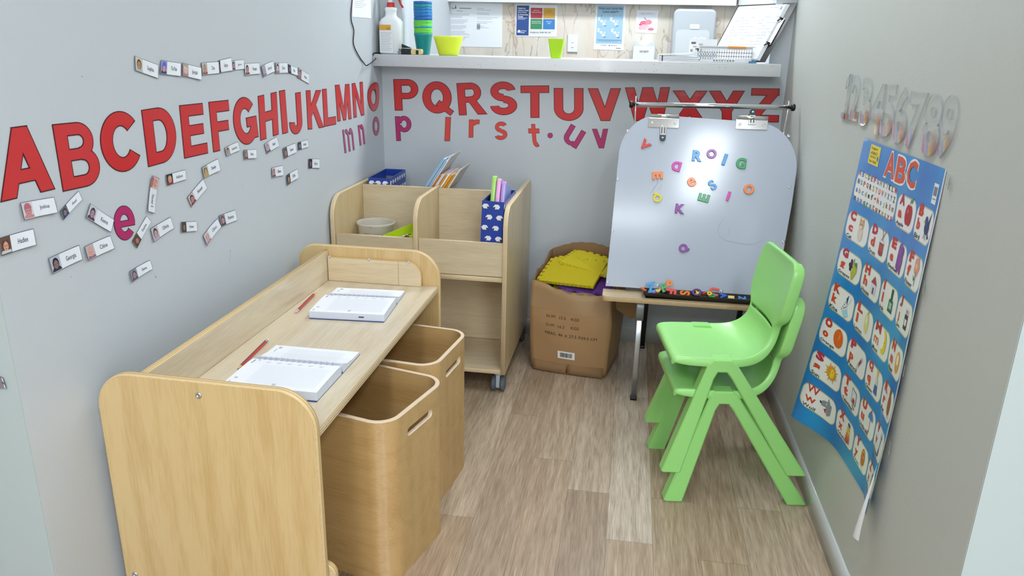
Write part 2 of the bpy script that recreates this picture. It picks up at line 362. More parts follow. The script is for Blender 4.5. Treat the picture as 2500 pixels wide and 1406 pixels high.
# white end faces of the two side walls
obj('trim_1', MB().box(XL-0.12, XL-0.0005, 1.127, 1.131, 0, HC, M_end), kind='structure')
obj('trim_2', MB().box(XR+0.0005, XR+0.12, 1.185, 1.189, 0, HC, M_end), kind='structure')
mb = MB(); OL, OR = -1.009, 0.533
mb.box(XL, XR, YB, YB+0.1, 0, 1.203, M_wallL); mb.box(XL, OL, YB, YB+0.1, 1.203, HC, M_wallL); mb.box(OR, XR, YB, YB+0.1, 1.203, HC, M_wallL); mb.box(OL, OR, YB, YB+0.1, 2.15, HC, M_wallL)
obj('wall_back', mb, kind='structure')
obj('wall_kitchen_right', MB().box(OR, OR+0.12, YB+0.1, YK, 0, HC, M_white), kind='structure')
obj('wall_kitchen_back', MB().box(-1.3, 0.7, YK, YK+0.1, 0, HC, marble_material()), kind='structure')
obj('wall_front', MB().box(-3, 3, -3.1, -3, 0, HC, M_wallL), kind='structure')
obj('wall_far_left', MB().box(-3.1, -3, -3, 1.25, 0, HC, M_wallL), kind='structure')
obj('wall_far_right', MB().box(3, 3.1, -3, 1.308, 0, HC, M_wallL), kind='structure')
# daylight window behind the viewer, to the right
obj('window_1', MB().box(1.5, 2.6, -3.0, -2.985, 0.25, 2.10, mat('daylight_pane', '#eef6ff', 0.5, emit=6.5)), kind='structure')
mb = MB()
for x0, x1, z0, z1 in ((1.44, 1.5, 0.19, 2.16), (2.6, 2.66, 0.19, 2.16), (1.5, 2.6, 0.19, 0.25), (1.5, 2.6, 2.10, 2.16), (2.03, 2.07, 0.25, 2.10)): mb.box(x0, x1, -3.0, -2.95, z0, z1, M_white)
obj('trim_3', mb, kind='structure')
# skirting: coved profile
def skirt(): return [(0, 0), (0.012, 0), (0.012, 0.055), (0.010, 0.068), (0.004, 0.073), (0, 0.073)]
mb = MB(); mb.prism([(YB-a, z) for a, z in skirt()], XL, XR, M_skirt, axis='X'); obj('baseboard_back', mb, kind='structure')
mb = MB(); mb.prism([(XR-a, z) for a, z in skirt()], 1.188, YB-0.012, M_skirt, axis='Y'); obj('baseboard_right', mb, kind='structure')
mb = MB(); mb.prism([(XL+a, z) for a, z in skirt()], 1.13, YB-0.012, M_skirt, axis='Y'); obj('baseboard_left', mb, kind='structure')
mb = MB().prism(rrect(3.2, 3.62, 1.205, 1.255, 0.004), XL+0.001, 0.56, M_counter, axis='X')
# the part beyond the right jamb is cut back to the wall opening
obj('serving_counter', MB().prism(rrect(3.2, 3.315, 1.205, 1.255, 0.004), XL+0.001, 0.562, M_counter, axis='X').box(OL+.001, OR-.001, 3.31, 3.62, 1.205, 1.2545, M_counter),
    label='long white speckled stone counter shelf set on the low back wall', cat='counter')
obj('wall_panel', MB().box(-1.25, 0.52, 4.545, 4.618, 1.538, 2.2, M_white), label='white boxed-in wall panel whose bottom edge shows above the marbled lining', cat='panel')
# ceiling lights
for i, (lc, sx, sy, pw) in enumerate(LAMPS):
    t = thing('ceiling_light', (lc[0], lc[1], 2.37), ['slim white ceiling light over the room to the right of the viewer', 'slim white ceiling light over the room to the left of the viewer', 'wide ceiling light at the far end of the room behind the viewer', 'white ceiling light above the alcove', 'wide ceiling light of the kitchen beyond the counter'][i], 'light')
    a, b_ = sx/2, sy/2
    fr = MB()
    for (x0, x1, y0, y1) in ((-a-.03, -a, -b_-.03, b_+.03), (a, a+.03, -b_-.03, b_+.03), (-a, a, -b_-.03, -b_), (-a, a, b_, b_+.03)): fr.box(lc[0]+x0, lc[0]+x1, lc[1]+y0, lc[1]+y1, 2.365, 2.4, M_white)
    obj('lamp_frame', fr, t); obj('diffuser', MB().box(lc[0]-a, lc[0]+a, lc[1]-b_, lc[1]+b_, 2.372, 2.385, mat('lamp_diffuser', '#f4fbff', 0.5, emit=6.0)), t)

# ------------------------------------------------------------------ writing desk
desk = thing('writing_desk', (-0.845, 1.82, 0), 'long low birch plywood writing desk against the left wall', 'desk')
npo = rrect(-1.09, -0.597, 0.0, 0.625, (0.01, 0.01, 0.085, 0.085), 10)
npo = [(x, z if z < 0.5 else z-0.012*(x+0.85)) for x, z in npo]
obj('end_panel', MB().prism(npo, 1.300, 1.320, M_birch, M_edge, 'Y', bev=0.004), desk)
fpo = rrect(-1.09, -0.597, 0.0, 0.648, (0.01, 0.01, 0.095, 0.06), 10)
obj('end_panel', MB().prism(fpo, 2.322, 2.342, M_birch, M_edge, 'Y', bev=0.004), desk)
obj('desktop', MB().prism(rrect(-0.98, -0.602, 1.322, 2.320, 0.002), 0.510, 0.530, M_birchL, M_edgeL, 'Z', bev=0.0008), desk)
obj('back_rail', MB().prism([(1.322, 0.44), (2.320, 0.44), (2.320, 0.632), (1.322, 0.622)], -0.998, -0.981, M_birchL, M_edge, 'X', bev=0.0015), desk)
obj('side_rail', MB().prism(rrect(-0.979, -0.655, 0.5305, 0.612, (0, 0, 0.05, 0.004)), 2.304, 2.3215, M_birchX, M_edge, 'Y', bev=0.001).box(-0.7335, -0.7325, 2.3032, 2.304, 0.531, 0.61, ink('#a08a62')), desk)
obj('side_rail', MB().prism(rrect(-0.979, -0.655, 0.5305, 0.602, (0, 0, 0.05, 0.004)), 1.3205, 1.338, M_birchX, M_edge, 'Y', bev=0.001), desk)
obj('foot_rail', MB().prism(rrect(-0.98, -0.583, 0.105, 0.195, (0, 0.02, 0.03, 0.0)), 1.3205, 1.338, M_birchX, M_edge, 'Y', bev=0.002), desk)
def screw(parent, P, n, r=0.006, name='screw'):
    P = np.array(P, float); n = np.array(n, float); n /= np.linalg.norm(n)
    a = np.cross(n, [0, 0, 1.0]) if abs(n[2]) < 0.9 else np.array([1.0, 0, 0]); a /= np.linalg.norm(a); b = np.cross(n, a)
    mb = MB(); rings = [(1.0, 0.0), (1.0, 0.18), (0.75, 0.38), (0.4, 0.42), (0.34, 0.2), (0.0, 0.2)]; seg = 14
    vs = [P+(a*math.cos(2*math.pi*k/seg)+b*math.sin(2*math.pi*k/seg))*r*q+n*r*h for q, h in rings for k in range(seg)]
    fs = [(i*seg+k, i*seg+(k+1) % seg, (i+1)*seg+(k+1) % seg, (i+1)*seg+k) for i in range(len(rings)-1) for k in range(seg)]
    mb.add(vs, fs, M_screw, smooth=True); return obj(name, mb, parent)
for px in ((804, 627), (900, 634), (996, 641)): screw(desk, on(px[0], px[1], 1, 2.304), (0, -1, 0), 0.0055)
for px in ((485, 965), (330, 1402)): screw(desk, on(px[0], px[1], 1, 1.300), (0, -1, 0), 0.0075)

# lacquered veneer: the fine horizontal grain spreads highlights vertically
nt_ = M_bin.node_tree; b_ = nt_.nodes['Principled BSDF']; tg_ = nt_.nodes.new('ShaderNodeTangent'); tg_.direction_type = 'RADIAL'; tg_.axis = 'Z'
nt_.links.new(tg_.outputs[0], b_.inputs['Tangent']); b_.inputs['Anisotropic'].default_value = 1.0; b_.inputs['Anisotropic Rotation'].default_value = 0.25
b_.inputs['Roughness'].default_value = 0.56; b_.inputs['Specular IOR Level'].default_value = 1.0; b_.inputs['Coat Weight'].default_value = 0.25
# ------------------------------------------------------------------ bent plywood bins
def make_bin(label, cx, cy, yaw):
    t = thing('wooden_bin', (cx, cy, 0), label, 'bin', 'bent plywood bins under the desk', yaw)
    hw, hd, H, th = 0.18, 0.148, 0.452, 0.011
    mb = MB(); out = rrect(-hw, hw, -hd, hd, 0.06, 8); inn = inset(out, th); n = len(out); k = len(inn)
    vs = [(x, y, 0.0) for x, y in out]+[(x, y, H-0.002) for x, y in out]+[(x*0.997, y*0.997, H) for x, y in out]+[(x, y, H) for x, y in inn]+[(x, y, 0.012) for x, y in inn]
    d = [0.0]
    for i in range(n): d.append(d[-1]+math.dist(out[i], out[(i+1) % n]))
    def ring(a, b, m, v0, v1, sm=True):
        fs = [(a*n+i, a*n+(i+1) % n, b*n+(i+1) % n, b*n+i) for i in range(n)]
        return fs, m, [[(d[i]*10, v0), (d[i+1]*10, v0), (d[i+1]*10, v1), (d[i]*10, v1)] for i in range(n)]
    allf = []
    for a, b, mm, v0, v1 in ((0, 1, M_bin, 0, 0), (1, 2, M_rim, 0, 0.1), (2, 3, M_rim, 0.1, 1), (3, 4, M_bin, 0, 0)):
        fs, mm, uv = ring(a, b, mm, v0, v1); allf.append((fs, mm, uv))
    mb.add(vs, [], M_bin)
    for fs, mm, uv in allf:
        for f, u in zip(fs, uv): mb.f.append(f); mb.m.append(mb.mi(mm)); mb.sm.append(mm is M_bin); mb.uv.append(u)
    mb.f.append(tuple(range(n))[::-1]); mb.m.append(0); mb.sm.append(False); mb.uv.append(None)
    mb.f.append(tuple(range(4*n, 5*n))); mb.m.append(0); mb.sm.append(False); mb.uv.append(None)
    body = obj('bin_body', mb, t, local=True)
    # handle slots cut through both short sides
    cut = MB().prism(rrect(-0.062, 0.062, 0.382, 0.404, 0.0105, 6), -0.25, 0.25, M_rim, axis='X')
    c = bpy.data.objects.new('cut', mesh_of('cut', cut)); COL.objects.link(c); c.parent = t
    bpy.context.view_layer.update()
    mod_apply(body, ('BOOLEAN', dict(operation='DIFFERENCE', object=c, solver='EXACT'))); body.data.set_sharp_from_angle(angle=0.6); mod_apply(body, ('WEIGHTED_NORMAL', dict(weight=100, keep_sharp=True)))
    bpy.data.objects.remove(c)
    return t
make_bin('bent birch plywood bin standing nearest the viewer, half under the desk', -0.650, 1.686, math.radians(-14.2))
make_bin('bent birch plywood bin standing behind the nearer one, next to the bookcase trolley', -0.652, 2.016, math.radians(-7.0))

# ------------------------------------------------------------------ book trolley
tr = thing('book_trolley', (-0.76, 2.95, 0), 'birch plywood book trolley on castors in the back left corner', 'bookcase')
Y0, Y1 = 2.632, 3.262
def side_prof():
    p = [(Y0, 0.085)]; 
    for i in range(9):
        a = i/8*math.pi/2; p.append((Y0+0.085-0.085*math.cos(a), 0.672+0.078*math.sin(a)))
    for i in range(9):
        a = math.pi/2-i/8*math.pi/2; p.append((Y1-0.085+0.085*math.cos(a), 0.672+0.078*math.sin(a)))
    p.append((Y1, 0.085)); return p
def side_prof_r():
    p = [(Y0, 0.085)]
    for i in range(9):
        a = i/8*math.pi/2; p.append((Y0+0.07-0.07*math.cos(a), 0.66+0.08*math.sin(a)))
    for i in range(5):
        a = math.pi/2-i/4*math.pi/2; p.append((Y1-0.03+0.03*math.cos(a), 0.715+0.03*math.sin(a)))
    p.append((Y1, 0.085)); return p
obj('side_panel', MB().prism(side_prof(), -1.100, -1.082, M_trollZ, M_edgeL, 'X', bev=0.002), tr)
obj('middle_panel', MB().prism([(y, max(z, 0.105)) for y, z in side_prof()], -0.777, -0.759, M_trollZ, M_edgeL, 'X', bev=0.002), tr)
obj('side_panel', MB().prism(side_prof_r(), -0.438, -0.420, M_trollZ, M_edgeL, 'X', bev=0.002), tr)
for x0, x1 in ((-1.0815, -0.7775), (-0.7585, -0.4385)):
    obj('divider_panel', MB().prism([(x0, 0.105), (x1, 0.105), (x1, 0.744), (x0, 0.744)], 2.945, 2.960, M_troll, M_edgeL, 'Y', bev=0.001), tr)
    obj('front_rail', MB().prism([(x0, 0.478), (x1, 0.478), (x1, 0.607), (x0, 0.607)], 2.640, 2.655, M_troll, M_edgeL, 'Y', bev=0.001), tr)
    obj('back_rail', MB().prism([(x0, 0.478), (x1, 0.478), (x1, 0.607), (x0, 0.607)], 3.240, 3.255, M_troll, M_edgeL, 'Y', bev=0.001), tr)
    obj('shelf', MB().prism([(x0, 2.637), (x1, 2.637), (x1, 3.258), (x0, 3.258)], 0.458, 0.476, M_troll, M_edgeL, 'Z', bev=0.0008), tr)
obj('base_board', MB().prism([(-1.0815, 2.634), (-0.4385, 2.634), (-0.4385, 3.26), (-1.0815, 3.26)], 0.086, 0.104, M_troll, M_edgeL, 'Z', bev=0.0008), tr)
M_cw = mat('castor_tyre', '#5b6470', 0.5); M_cb = mat('castor_bracket', '#b4bcc2', 0.35)
for (cx, cy) in ((-0.452, 2.672), (-1.06, 2.672), (-0.452, 3.215), (-1.06, 3.215)):
    c = obj('castor', MB().prism(rrect(cy-0.018, cy+0.022, 0.012, 0.078, 0.012), cx-0.008, cx+0.008, M_cb, axis='X', bev=0.003).lathe([(0, 0.068), (0.016, 0.068), (0.016, 0.085), (0, 0.085)], (cx, cy, 0), M_cb, 16), tr)
    for s in (-1, 1):
        w0 = cx+s*0.0175; r = 0.031
        obj('castor_wheel', MB().lathe([(0, -0.009), (r*0.8, -0.009), (r, -0.005), (r, 0.005), (r*0.8, 0.009), (0, 0.009)], (w0, cy+0.002, r), M_cw, 24, axis='X'), c)
def bezier(pts, n=8):
    """Catmull-Rom through points"""
    P = [np.array(p, float) for p in pts]; P = [2*P[0]-P[1]]+P+[2*P[-1]-P[-2]]; out = []
    for i in range(1, len(P)-2):
        for k in range(n):
            t = k/n; out.append(0.5*((2*P[i])+(-P[i-1]+P[i+1])*t+(2*P[i-1]-5*P[i]+4*P[i+1]-P[i+2])*t*t+(-P[i-1]+3*P[i]-3*P[i+1]+P[i+2])*t**3))
    out.append(P[-2]); return out

# ------------------------------------------------------------------ things in the trolley
def sheep(mb, fn, cx, cy, r, flip, MW, MK):
    for dx, dy, q in ((0, 0, .62), (-.55, .05, .42), (.5, .08, .42), (-.28, .42, .42), (.28, .42, .42), (-.3, -.35, .42), (.3, -.33, .42), (0, .5, .35)):
        disc(mb, fn, cx+dx*r, cy+dy*r*.85, q*r, q*r*.85, MW, 0.0004+0.00002*(dx+dy), 9)
    s = -1 if flip else 1
    disc(mb, fn, cx+s*.62*r, cy-.25*r, .26*r, .3*r, ink('#3a3c46'), 0.0006, 8)
    for k in (-.2, .25): rect(mb, fn, cx+k*r-.05*r, cx+k*r+.05*r, cy-.95*r, cy-.55*r, ink('#3a3c46'), 0.0002)
def magazine_box(name, label, x0, x1, y0, y1, z0, z1, tilt=0.0, rz=0.0, low=0.0):
    """open-topped card box with sheep print; low = how far the front top edge drops"""
    MBl = mat('blue_sheep_card', '#1f3f9e', 0.4, coat=0.2); MW = ink('#e8ebf2'); g = mat('box_grey_lining', '#7f858c', 0.7); w = 0.003
    cx, cy = (x0+x1)/2, (y0+y1)/2
    def tf(x, y, z):
        X, Y = x-cx, y-cy; X, Y = X*math.cos(rz)-Y*math.sin(rz), X*math.sin(rz)+Y*math.cos(rz)
        X, Z = X*math.cos(tilt)+(z-z0)*math.sin(tilt), (z-z0)*math.cos(tilt)-X*math.sin(tilt)
        return (cx+X, cy+Y, z0+Z)
    mb = MB()
    mb.box(x0, x1, y0, y0+w, z0, z1-low, MBl, fn=tf); mb.box(x0, x1, y1-w, y1, z0, z1, MBl, fn=tf)
    for a, b in ((x0, x0+w), (x1-w, x1)):
        v = [(a, y0+w, z0), (b, y0+w, z0), (b, y1-w, z0), (a, y1-w, z0), (a, y0+w, z1-low), (b, y0+w, z1-low), (b, y1-w, z1), (a, y1-w, z1)]
        mb.add([tf(*p) for p in v], [(0,3,2,1),(4,5,6,7),(0,1,5,4),(1,2,6,5),(2,3,7,6),(3,0,4,7)], MBl)
    mb.box(x0+w, x1-w, y0+w, y1-w, z0, z0+w, g, fn=tf)
    mb.box(x0+w, x1-w, y1-w-.0006, y1-w-.0002, z0+w, z1-.03, g, fn=tf)
    # printed sheep on the outside faces
    W = x1-x0; D = y1-y0
    faces = [(lambda u, v, n=0.0: tf(x0+u, y0-n, z0+v), W, z1-z0-low), (lambda u, v, n=0.0: tf(x1+n, y0+u, z0+v), D, z1-z0-low), (lambda u, v, n=0.0: tf(x0-n, y1-u, z0+v), D, z1-z0-low)]
    for fn, ww, hh in faces:
        nr = int(hh/0.037); nc = max(2, int(ww/0.036+0.5))
        for r in range(nr):
            for c in range(nc):
                if r == 1 and c % 3 == 1:
                    bx = (c+.5)*ww/nc
                    for k in range(4): rect(mb, fn, bx-.013+k*.0075, bx-.0105+k*.0075, (r+.5)*hh/nr-.008, (r+.5)*hh/nr+.008, MW, 0.0004)
                    for k in (-.004, .003): rect(mb, fn, bx-.016, bx+.014, (r+.5)*hh/nr+k, (r+.5)*hh/nr+k+.002, MW, 0.0005)
                    continue
                cxx = min(max((c+.5+(0.2 if r % 2 else -0.15))*ww/nc, 0.014), ww-0.014)
                sheep(mb, fn, cxx, (r+.5)*hh/nr, 0.0135, (r+c) % 2 == 1, MW, None)
    return obj(name, mb, label=label, cat='storage box', group=None)
magazine_box('magazine_box', 'blue sheep-print magazine box holding three coloured tins, in the front right bin of the trolley', -0.530, -0.448, 2.664, 2.915, 0.478, 0.758, tilt=0.035, rz=-0.02)
magazine_box('magazine_box', 'empty blue sheep-print magazine box in the back left of the trolley', -1.066, -0.975, 2.968, 3.215, 0.478, 0.768, rz=0.03)
for i, (c, nm, x, zt) in enumerate((('#a6dc6a', 'lime green', -0.508, 0.832), ('#f0a9dd', 'pink', -0.4895, 0.828), ('#b99ae0', 'lilac', -0.470, 0.822))):
    mb = MB(); a = 0.30; th = 0.0165; cyy, czz = 2.80, 0.695
    def rot(x_, y_, z_, a=a, x=x): 
        y2, z2 = y_*math.cos(a)+z_*math.sin(a), -y_*math.sin(a)+z_*math.cos(a); return (x+x_+0.03*(z2), cyy+y2, czz+z2)
    pr = rrect(-0.075, 0.075, -0.125, 0.115+0.01*(1-i), 0.012)
    m1 = mat('tin_'+nm.replace(' ', '_'), c, 0.3, coat=0.4)
    o = MB(); o.prism(pr, 0, th, m1, axis='X', bev=0.002); o.v = [rot(*p) for p in o.v]
    tb = MB().prism(rrect(-0.06, 0.06, -0.11, 0.10, 0.008), th, th+0.0006, ink('#9bb4e6' if i == 2 else '#e8dff0'), axis='X'); tb.v = [rot(*p) for p in tb.v]
    o.add(tb.v, tb.f, tb.mats[0])
    obj('flat_tin', o, label=f'{nm} flat tin standing in the blue sheep-print box', cat='tin', group='flat tins in the magazine box')
# leaning picture books and folders
M_pg = mat('page_edges', '#dfe3ea', 0.7)
bks = [('#8fb9dd', .010, .285, .20, 'pale blue picture book, tallest and leftmost of the leaning books'), ('#a9c8e4', .006, .275, .19, 'sky blue thin book leaning second from the left behind the divider'), ('#f0f3f7', .004, .295, .185, 'tall white thin book sticking up beside the pale blue ones'),
       ('#c9761f', .007, .205, .20, 'short brown-orange book next to the blue leaning ones'), ('#cdd3e3', .010, .205, .2, 'grey-white ring folder among the orange books'), ('#d98e2a', .009, .208, .2, 'dark orange book left of the white one among the leaning books'), ('#f2f2f4', .006, .208, .2, 'white booklet between two orange books'),
       ('#e4a030', .009, .210, .2, 'bright orange book right of the white booklet'), ('#dc9228', .008, .212, .2, 'orange book under the rightmost grey-covered one'), ('#d9d4cc', .006, .235, .2, 'rightmost leaning book with a worn whitish cover')]
x = -0.902; ang = math.radians(33)
for i, (c, th, L, D, lb) in enumerate(bks):
    def tf(px, py, pz, x=x): return (x+px*math.cos(ang)+pz*math.sin(ang), py, 0.622-px*math.sin(ang)+pz*math.cos(ang))
    mc = mat('book_cover_'+c[1:], c, 0.4, coat=0.2); y0 = 2.975+0.004*(i % 3); mb = MB()
    mb.box(0, 0.0012, y0, y0+D, 0, L, mc, fn=tf).box(th-.0012, th, y0, y0+D, 0, L, mc, fn=tf).box(0.0012, th-.0012, y0+.003, y0+D-.003, 0.003, L-.003, M_pg, fn=tf)
    mb.box(0, th, y0-.001, y0, 0, L, mc, fn=tf)
    if L > .23 or c == '#d9d4cc':
        for k in range(5): mb.box(th, th+.0003, y0+.02+k*.03, y0+.035+k*.03, L*.55, L*.62, ink('#7fa5c9' if i < 3 else '#b08a5c'), fn=tf)
    obj('book', mb, label=lb, cat='book', group='books leaning in the back of the trolley')
    x += (th+.0012)/math.cos(ang)
# round translucent tub
M_tub = mat('frosted_plastic', '#e9e6dd', 0.3, alpha=0.55, trans=0.2)
c0 = (-0.998, 2.858, 0.4775)
tub = thing('storage_tub', c0, 'round frosted plastic tub with purple lettering in the front left bin of the trolley', 'tub')
obj('tub_body', MB().lathe([(0, 0), (0.060, 0), (0.063, 0.004), (0.072, 0.125), (0.078, 0.126), (0.078, 0.134), (0.073, 0.134), (0.070, 0.124), (0.061, 0.006), (0, 0.006)], c0, M_tub, 40), tub)
mb = MB()
def tubf(x, y, z=0.0):
    a = -math.pi/2+0.15+x/0.069; r = 0.0695+z+0.009*(y-0.06)/0.06*0.6; return (c0[0]+r*math.cos(a), c0[1]+r*math.sin(a), c0[2]+y)
for k, ch in enumerate('NIZARV'): gtext(mb, ch, ink('#7a2c94'), tubf, off=0.05, fit=(-0.036+k*0.0125, -0.0255+k*0.0125, 0.070+(k % 2)*0.002, 0.098-(k % 3)*0.002))
for k in range(3): disc(mb, lambda u, v, w=0: tubf(u, v, .0004), -0.02+k*0.018, 0.069, 0.008, 0.005, ink('#8d3aa6'), 0, 8)
disc(mb, lambda u, v, w=0: tubf(u, v, .0012), -0.008, 0.126, 0.005, 0.002, ink('#e0452c'), 0, 8)
obj('tub_print', mb, tub)
gt = MB(); M_lime = mat('lime_plastic', '#b7d31c', 0.4)
f = lambda x, y, z: (-0.862+x*math.cos(.5)-y*math.sin(.5)+0.0*z, 2.772+x*math.sin(.5)*0.6+y*math.cos(.5), 0.560+z+0.35*x+0.12*y)
gt.box(-.07, .07, -.055, .055, 0, .002, M_lime, fn=f).box(-.07, .07, -.055, -.053, .002, .022, M_lime, fn=f).box(-.07, .07, .053, .055, .002, .03, M_lime, fn=f).box(-.07, -.068, -.053, .053, .002, .022, M_lime, fn=f).box(.068, .07, -.053, .053, .002, .03, M_lime, fn=f)
obj('plastic_tray', gt, label='lime green plastic tray lying tilted beside the round tub in the trolley', cat='tray')
mb = MB(); mb.tube([(-.885, 2.735, .577), (-.845, 2.715, .592), (-.815, 2.735, .600)], .003, M_chrome, 8).tube([(-.87, 2.75, .580), (-.82, 2.72, .592)], .0022, M_black, 8)
obj('metal_clip', mb, label='small silver and black clip lying in the lime green tray', cat='clip')

# ------------------------------------------------------------------ cardboard box with foam mats
bx = thing('cardboard_box', (-0.20, 3.02, 0), 'battered open cardboard box full of foam mats, beside the trolley', 'box')
byaw = math.radians(-9); bw, bd = 0.316, 0.30; bc = (-0.172, 3.045)
def boxpt(s, z, push=0.0):
    """s in 0..4 round the walls (0 front-left -> 1 front-right -> 2 back-right -> 3 back-left)"""
    i = int(s) % 4; t = s-int(s); cs = [(-bw/2, -bd/2), (bw/2, -bd/2), (bw/2, bd/2), (-bw/2, bd/2)]
    a, b = cs[i], cs[(i+1) % 4]; x, y = a[0]+(b[0]-a[0])*t, a[1]+(b[1]-a[1])*t
    k = z/0.42; bulge = (0.020 if i in (0, 2) else 0.012)*math.sin(math.pi*t)*math.sin(math.pi*min(1, k*0.8+0.1)); grow = 1.0+0.04*math.sin(math.pi*min(1, k))+0.06*k
    nx, ny = [(0, -1), (1, 0), (0, 1), (-1, 0)][i]
    w = 0.004*math.sin(9*t+5*z*6+i)*k; x = x*grow+nx*(bulge+w+push); y = y*grow+ny*(bulge+w+push)
    if i == 1 and z > 0.2: x -= 0.02*(z-0.2)/0.2*math.sin(math.pi*t)
    return (bc[0]+x*math.cos(byaw)-y*math.sin(byaw), bc[1]+x*math.sin(byaw)+y*math.cos(byaw), z)
random.seed(3); NS, NZ = 72, 12; mb = MB(); vs = []
def boxtop(s):
    i = int(s) % 4; t = s-int(s); base = {0: 0.375+0.018*math.cos(5*t)-0.010*t, 1: 0.365+0.02*math.sin(7*t), 2: 0.44+0.05*math.sin(math.pi*t), 3: 0.445-0.07*t+0.01*math.sin(11*t)}[i]
    if i == 1 and t > .6: base += 0.06*(t-.6)/.4
    return base
rg = [random.uniform(-1, 1) for _ in range(NS)]
for j in range(NZ+1):
    for i in range(NS):
        s = 4*i/NS; top = boxtop(s)+0.006*rg[i]*(1 if int(s) in (1, 2, 3) else 0.5); z = 0.004+(top-0.004)*j/NZ; vs.append(boxpt(s, z))
fs = [(j*NS+i, j*NS+(i+1) % NS, (j+1)*NS+(i+1) % NS, (j+1)*NS+i) for j in range(NZ) for i in range(NS)]
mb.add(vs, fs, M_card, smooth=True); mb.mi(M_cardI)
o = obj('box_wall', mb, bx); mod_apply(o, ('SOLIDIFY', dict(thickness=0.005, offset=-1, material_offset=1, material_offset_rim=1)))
mb = MB(); mb.add([boxpt(4*i/NS, 0.006) for i in range(NS)], [tuple(range(NS))], M_card); obj('box_bottom', mb, bx)
def bflap(s0, s1, z0, dz, dout, name='box_flap', n=8, rag=0.004):
    mb = MB(); v = []
    for i in range(n+1):
        s = s0+(s1-s0)*i/n; P = np.array(boxpt(s, z0, 0.002)); Q = np.array(boxpt(s, z0+dz*0.5, dout*0.5)); R = np.array(boxpt(s, max(0.004, z0+dz+rag*math.sin(i*2.1)), dout)); v += [P, Q, R]
    f = [(3*i+k, 3*(i+1)+k, 3*(i+1)+k+1, 3*i+k+1) for i in range(n) for k in (0, 1)]
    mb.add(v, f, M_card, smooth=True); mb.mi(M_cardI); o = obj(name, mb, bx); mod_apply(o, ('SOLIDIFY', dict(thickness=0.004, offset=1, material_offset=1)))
bflap(0.03, 0.49, 0.045, -0.042, 0.020); bflap(0.505, 0.97, 0.045, -0.042, 0.018)
mb = MB(); P = np.array(boxpt(1.25, 0.33)); u = np.array([0.10, 0.045, -0.03]); v = np.array([0.01, 0.02, -0.085])
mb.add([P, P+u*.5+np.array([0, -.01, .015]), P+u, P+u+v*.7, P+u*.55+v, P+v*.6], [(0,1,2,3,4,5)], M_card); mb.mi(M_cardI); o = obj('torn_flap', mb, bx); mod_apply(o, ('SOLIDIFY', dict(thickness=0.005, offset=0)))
# printing, barcode sticker and tape on the front wall
def bfront(u, v, n=0.0): return boxpt(min(0.999, max(0.0, u/bw+0.5)), v, 0.0012+n)
mb = MB(); MI = ink('#3b2c20')
for (s_, x0, y0) in (('N.W:', -.078, .245), ('15.5', -.027, .243), ('KGS', .020, .244), ('G.W:', -.080, .208), ('16.2', -.031, .205), ('KGS', .020, .206), ('MEAS.:', -.082, .172), ('46', -.028, .170), ('X 27.5 X', -.004, .168), ('39.5 CM', .062, .166)):
    mb = MB(); gtext(mb, s_, MI, bfront, off=0.0, h=0.0125, anchor=(x0-0.01, y0)); obj('printed_text', mb, bx)
mb = MB(); rect(mb, lambda a, b, n: bfront(a, b, 0.0004), -.040, .030, .068, .102, ink('#eef0ef')); xx = -.030
random.seed(5)
while xx < .020:
    wv = random.choice((.0008, .0014, .0022)); rect(mb, lambda a, b, n: bfront(a, b, 0.0009), xx, xx+wv, .075, .096, MI); xx += wv+random.choice((.0009, .0014))
obj('barcode_sticker', mb, bx)
M_tape = mat('clear_tape', '#c9ab82', 0.08, alpha=0.35, coat=1.0)
mb = MB(); v = []
for i in range(13):
    x_ = -0.15+0.30*i/12
    for k in range(4): v.append(bfront(x_, 0.372-0.03*k+0.004*math.sin(i*1.7+k)-.012*(x_+.15)/.3, 0.0015+0.001*math.sin(i*2+k)))
mb.add(v, [(4*i+k, 4*(i+1)+k, 4*(i+1)+k+1, 4*i+k+1) for i in range(12) for k in range(3)], M_tape, smooth=True); obj('packing_tape', mb, bx)
def jig(w, h, t=0.013, n=4, plain=False):
    """jigsaw outline of a w x h foam tile"""
    pts = []
    def side(ax, ay, bx_, by_, out):
        d = np.array([bx_-ax, by_-ay]); L = np.linalg.norm(d); d /= L; nrm = np.array([d[1], -d[0]]); a = np.array([ax, ay])
        seg = L/(2*n+1)
        for i in range(2*n+1):
            p0 = a+d*seg*i; p1 = a+d*seg*(i+1)
            if i % 2 == 1: pts.extend([tuple(p0), tuple(p0-d*.18*seg+nrm*t*out), tuple(p1+d*.18*seg+nrm*t*out), tuple(p1)])
            elif i == 0: pts.append(tuple(p0))
    side(-w/2, -h/2, w/2, -h/2, 0 if plain else 1); side(w/2, -h/2, w/2, h/2, 0 if plain else -1); side(w/2, h/2, -w/2, h/2, 1); side(-w/2, h/2, -w/2, -h/2, 1)
    return pts
def mat_tile(col, w, h, loc, rx, ry, rz, label, hole=None, n=4):
    mf = mat('foam_'+col[1:], col, 0.85, bump=0.4, bscale=300)
    mb = MB().prism(jig(w, h, n=n, plain=(n == 6)), -0.006, 0.006, mf, axis='Z', bev=0.001, smooth_side=False)
    R = Matrix.Rotation(rz, 3, 'Z') @ Matrix.Rotation(ry, 3, 'Y') @ Matrix.Rotation(rx, 3, 'X')
    mb.v = [tuple(np.array(R @ Vector(v))+np.array(loc)) for v in mb.v]
    return obj('foam_mat', mb, label=label, cat='foam mat', group='foam mats in the cardboard box')
mat_tile('#d2bf1e', 0.235, 0.20, (-0.200, 3.020, 0.404), 0.27, -0.03, -0.25, 'yellow jigsaw foam mat lying uppermost in the cardboard box', n=6)
mat_tile('#dccb28', 0.22, 0.16, (-0.130, 3.10, 0.425), 0.12, 0.10, -0.42, 'yellow foam mat behind the uppermost one in the box', n=6)
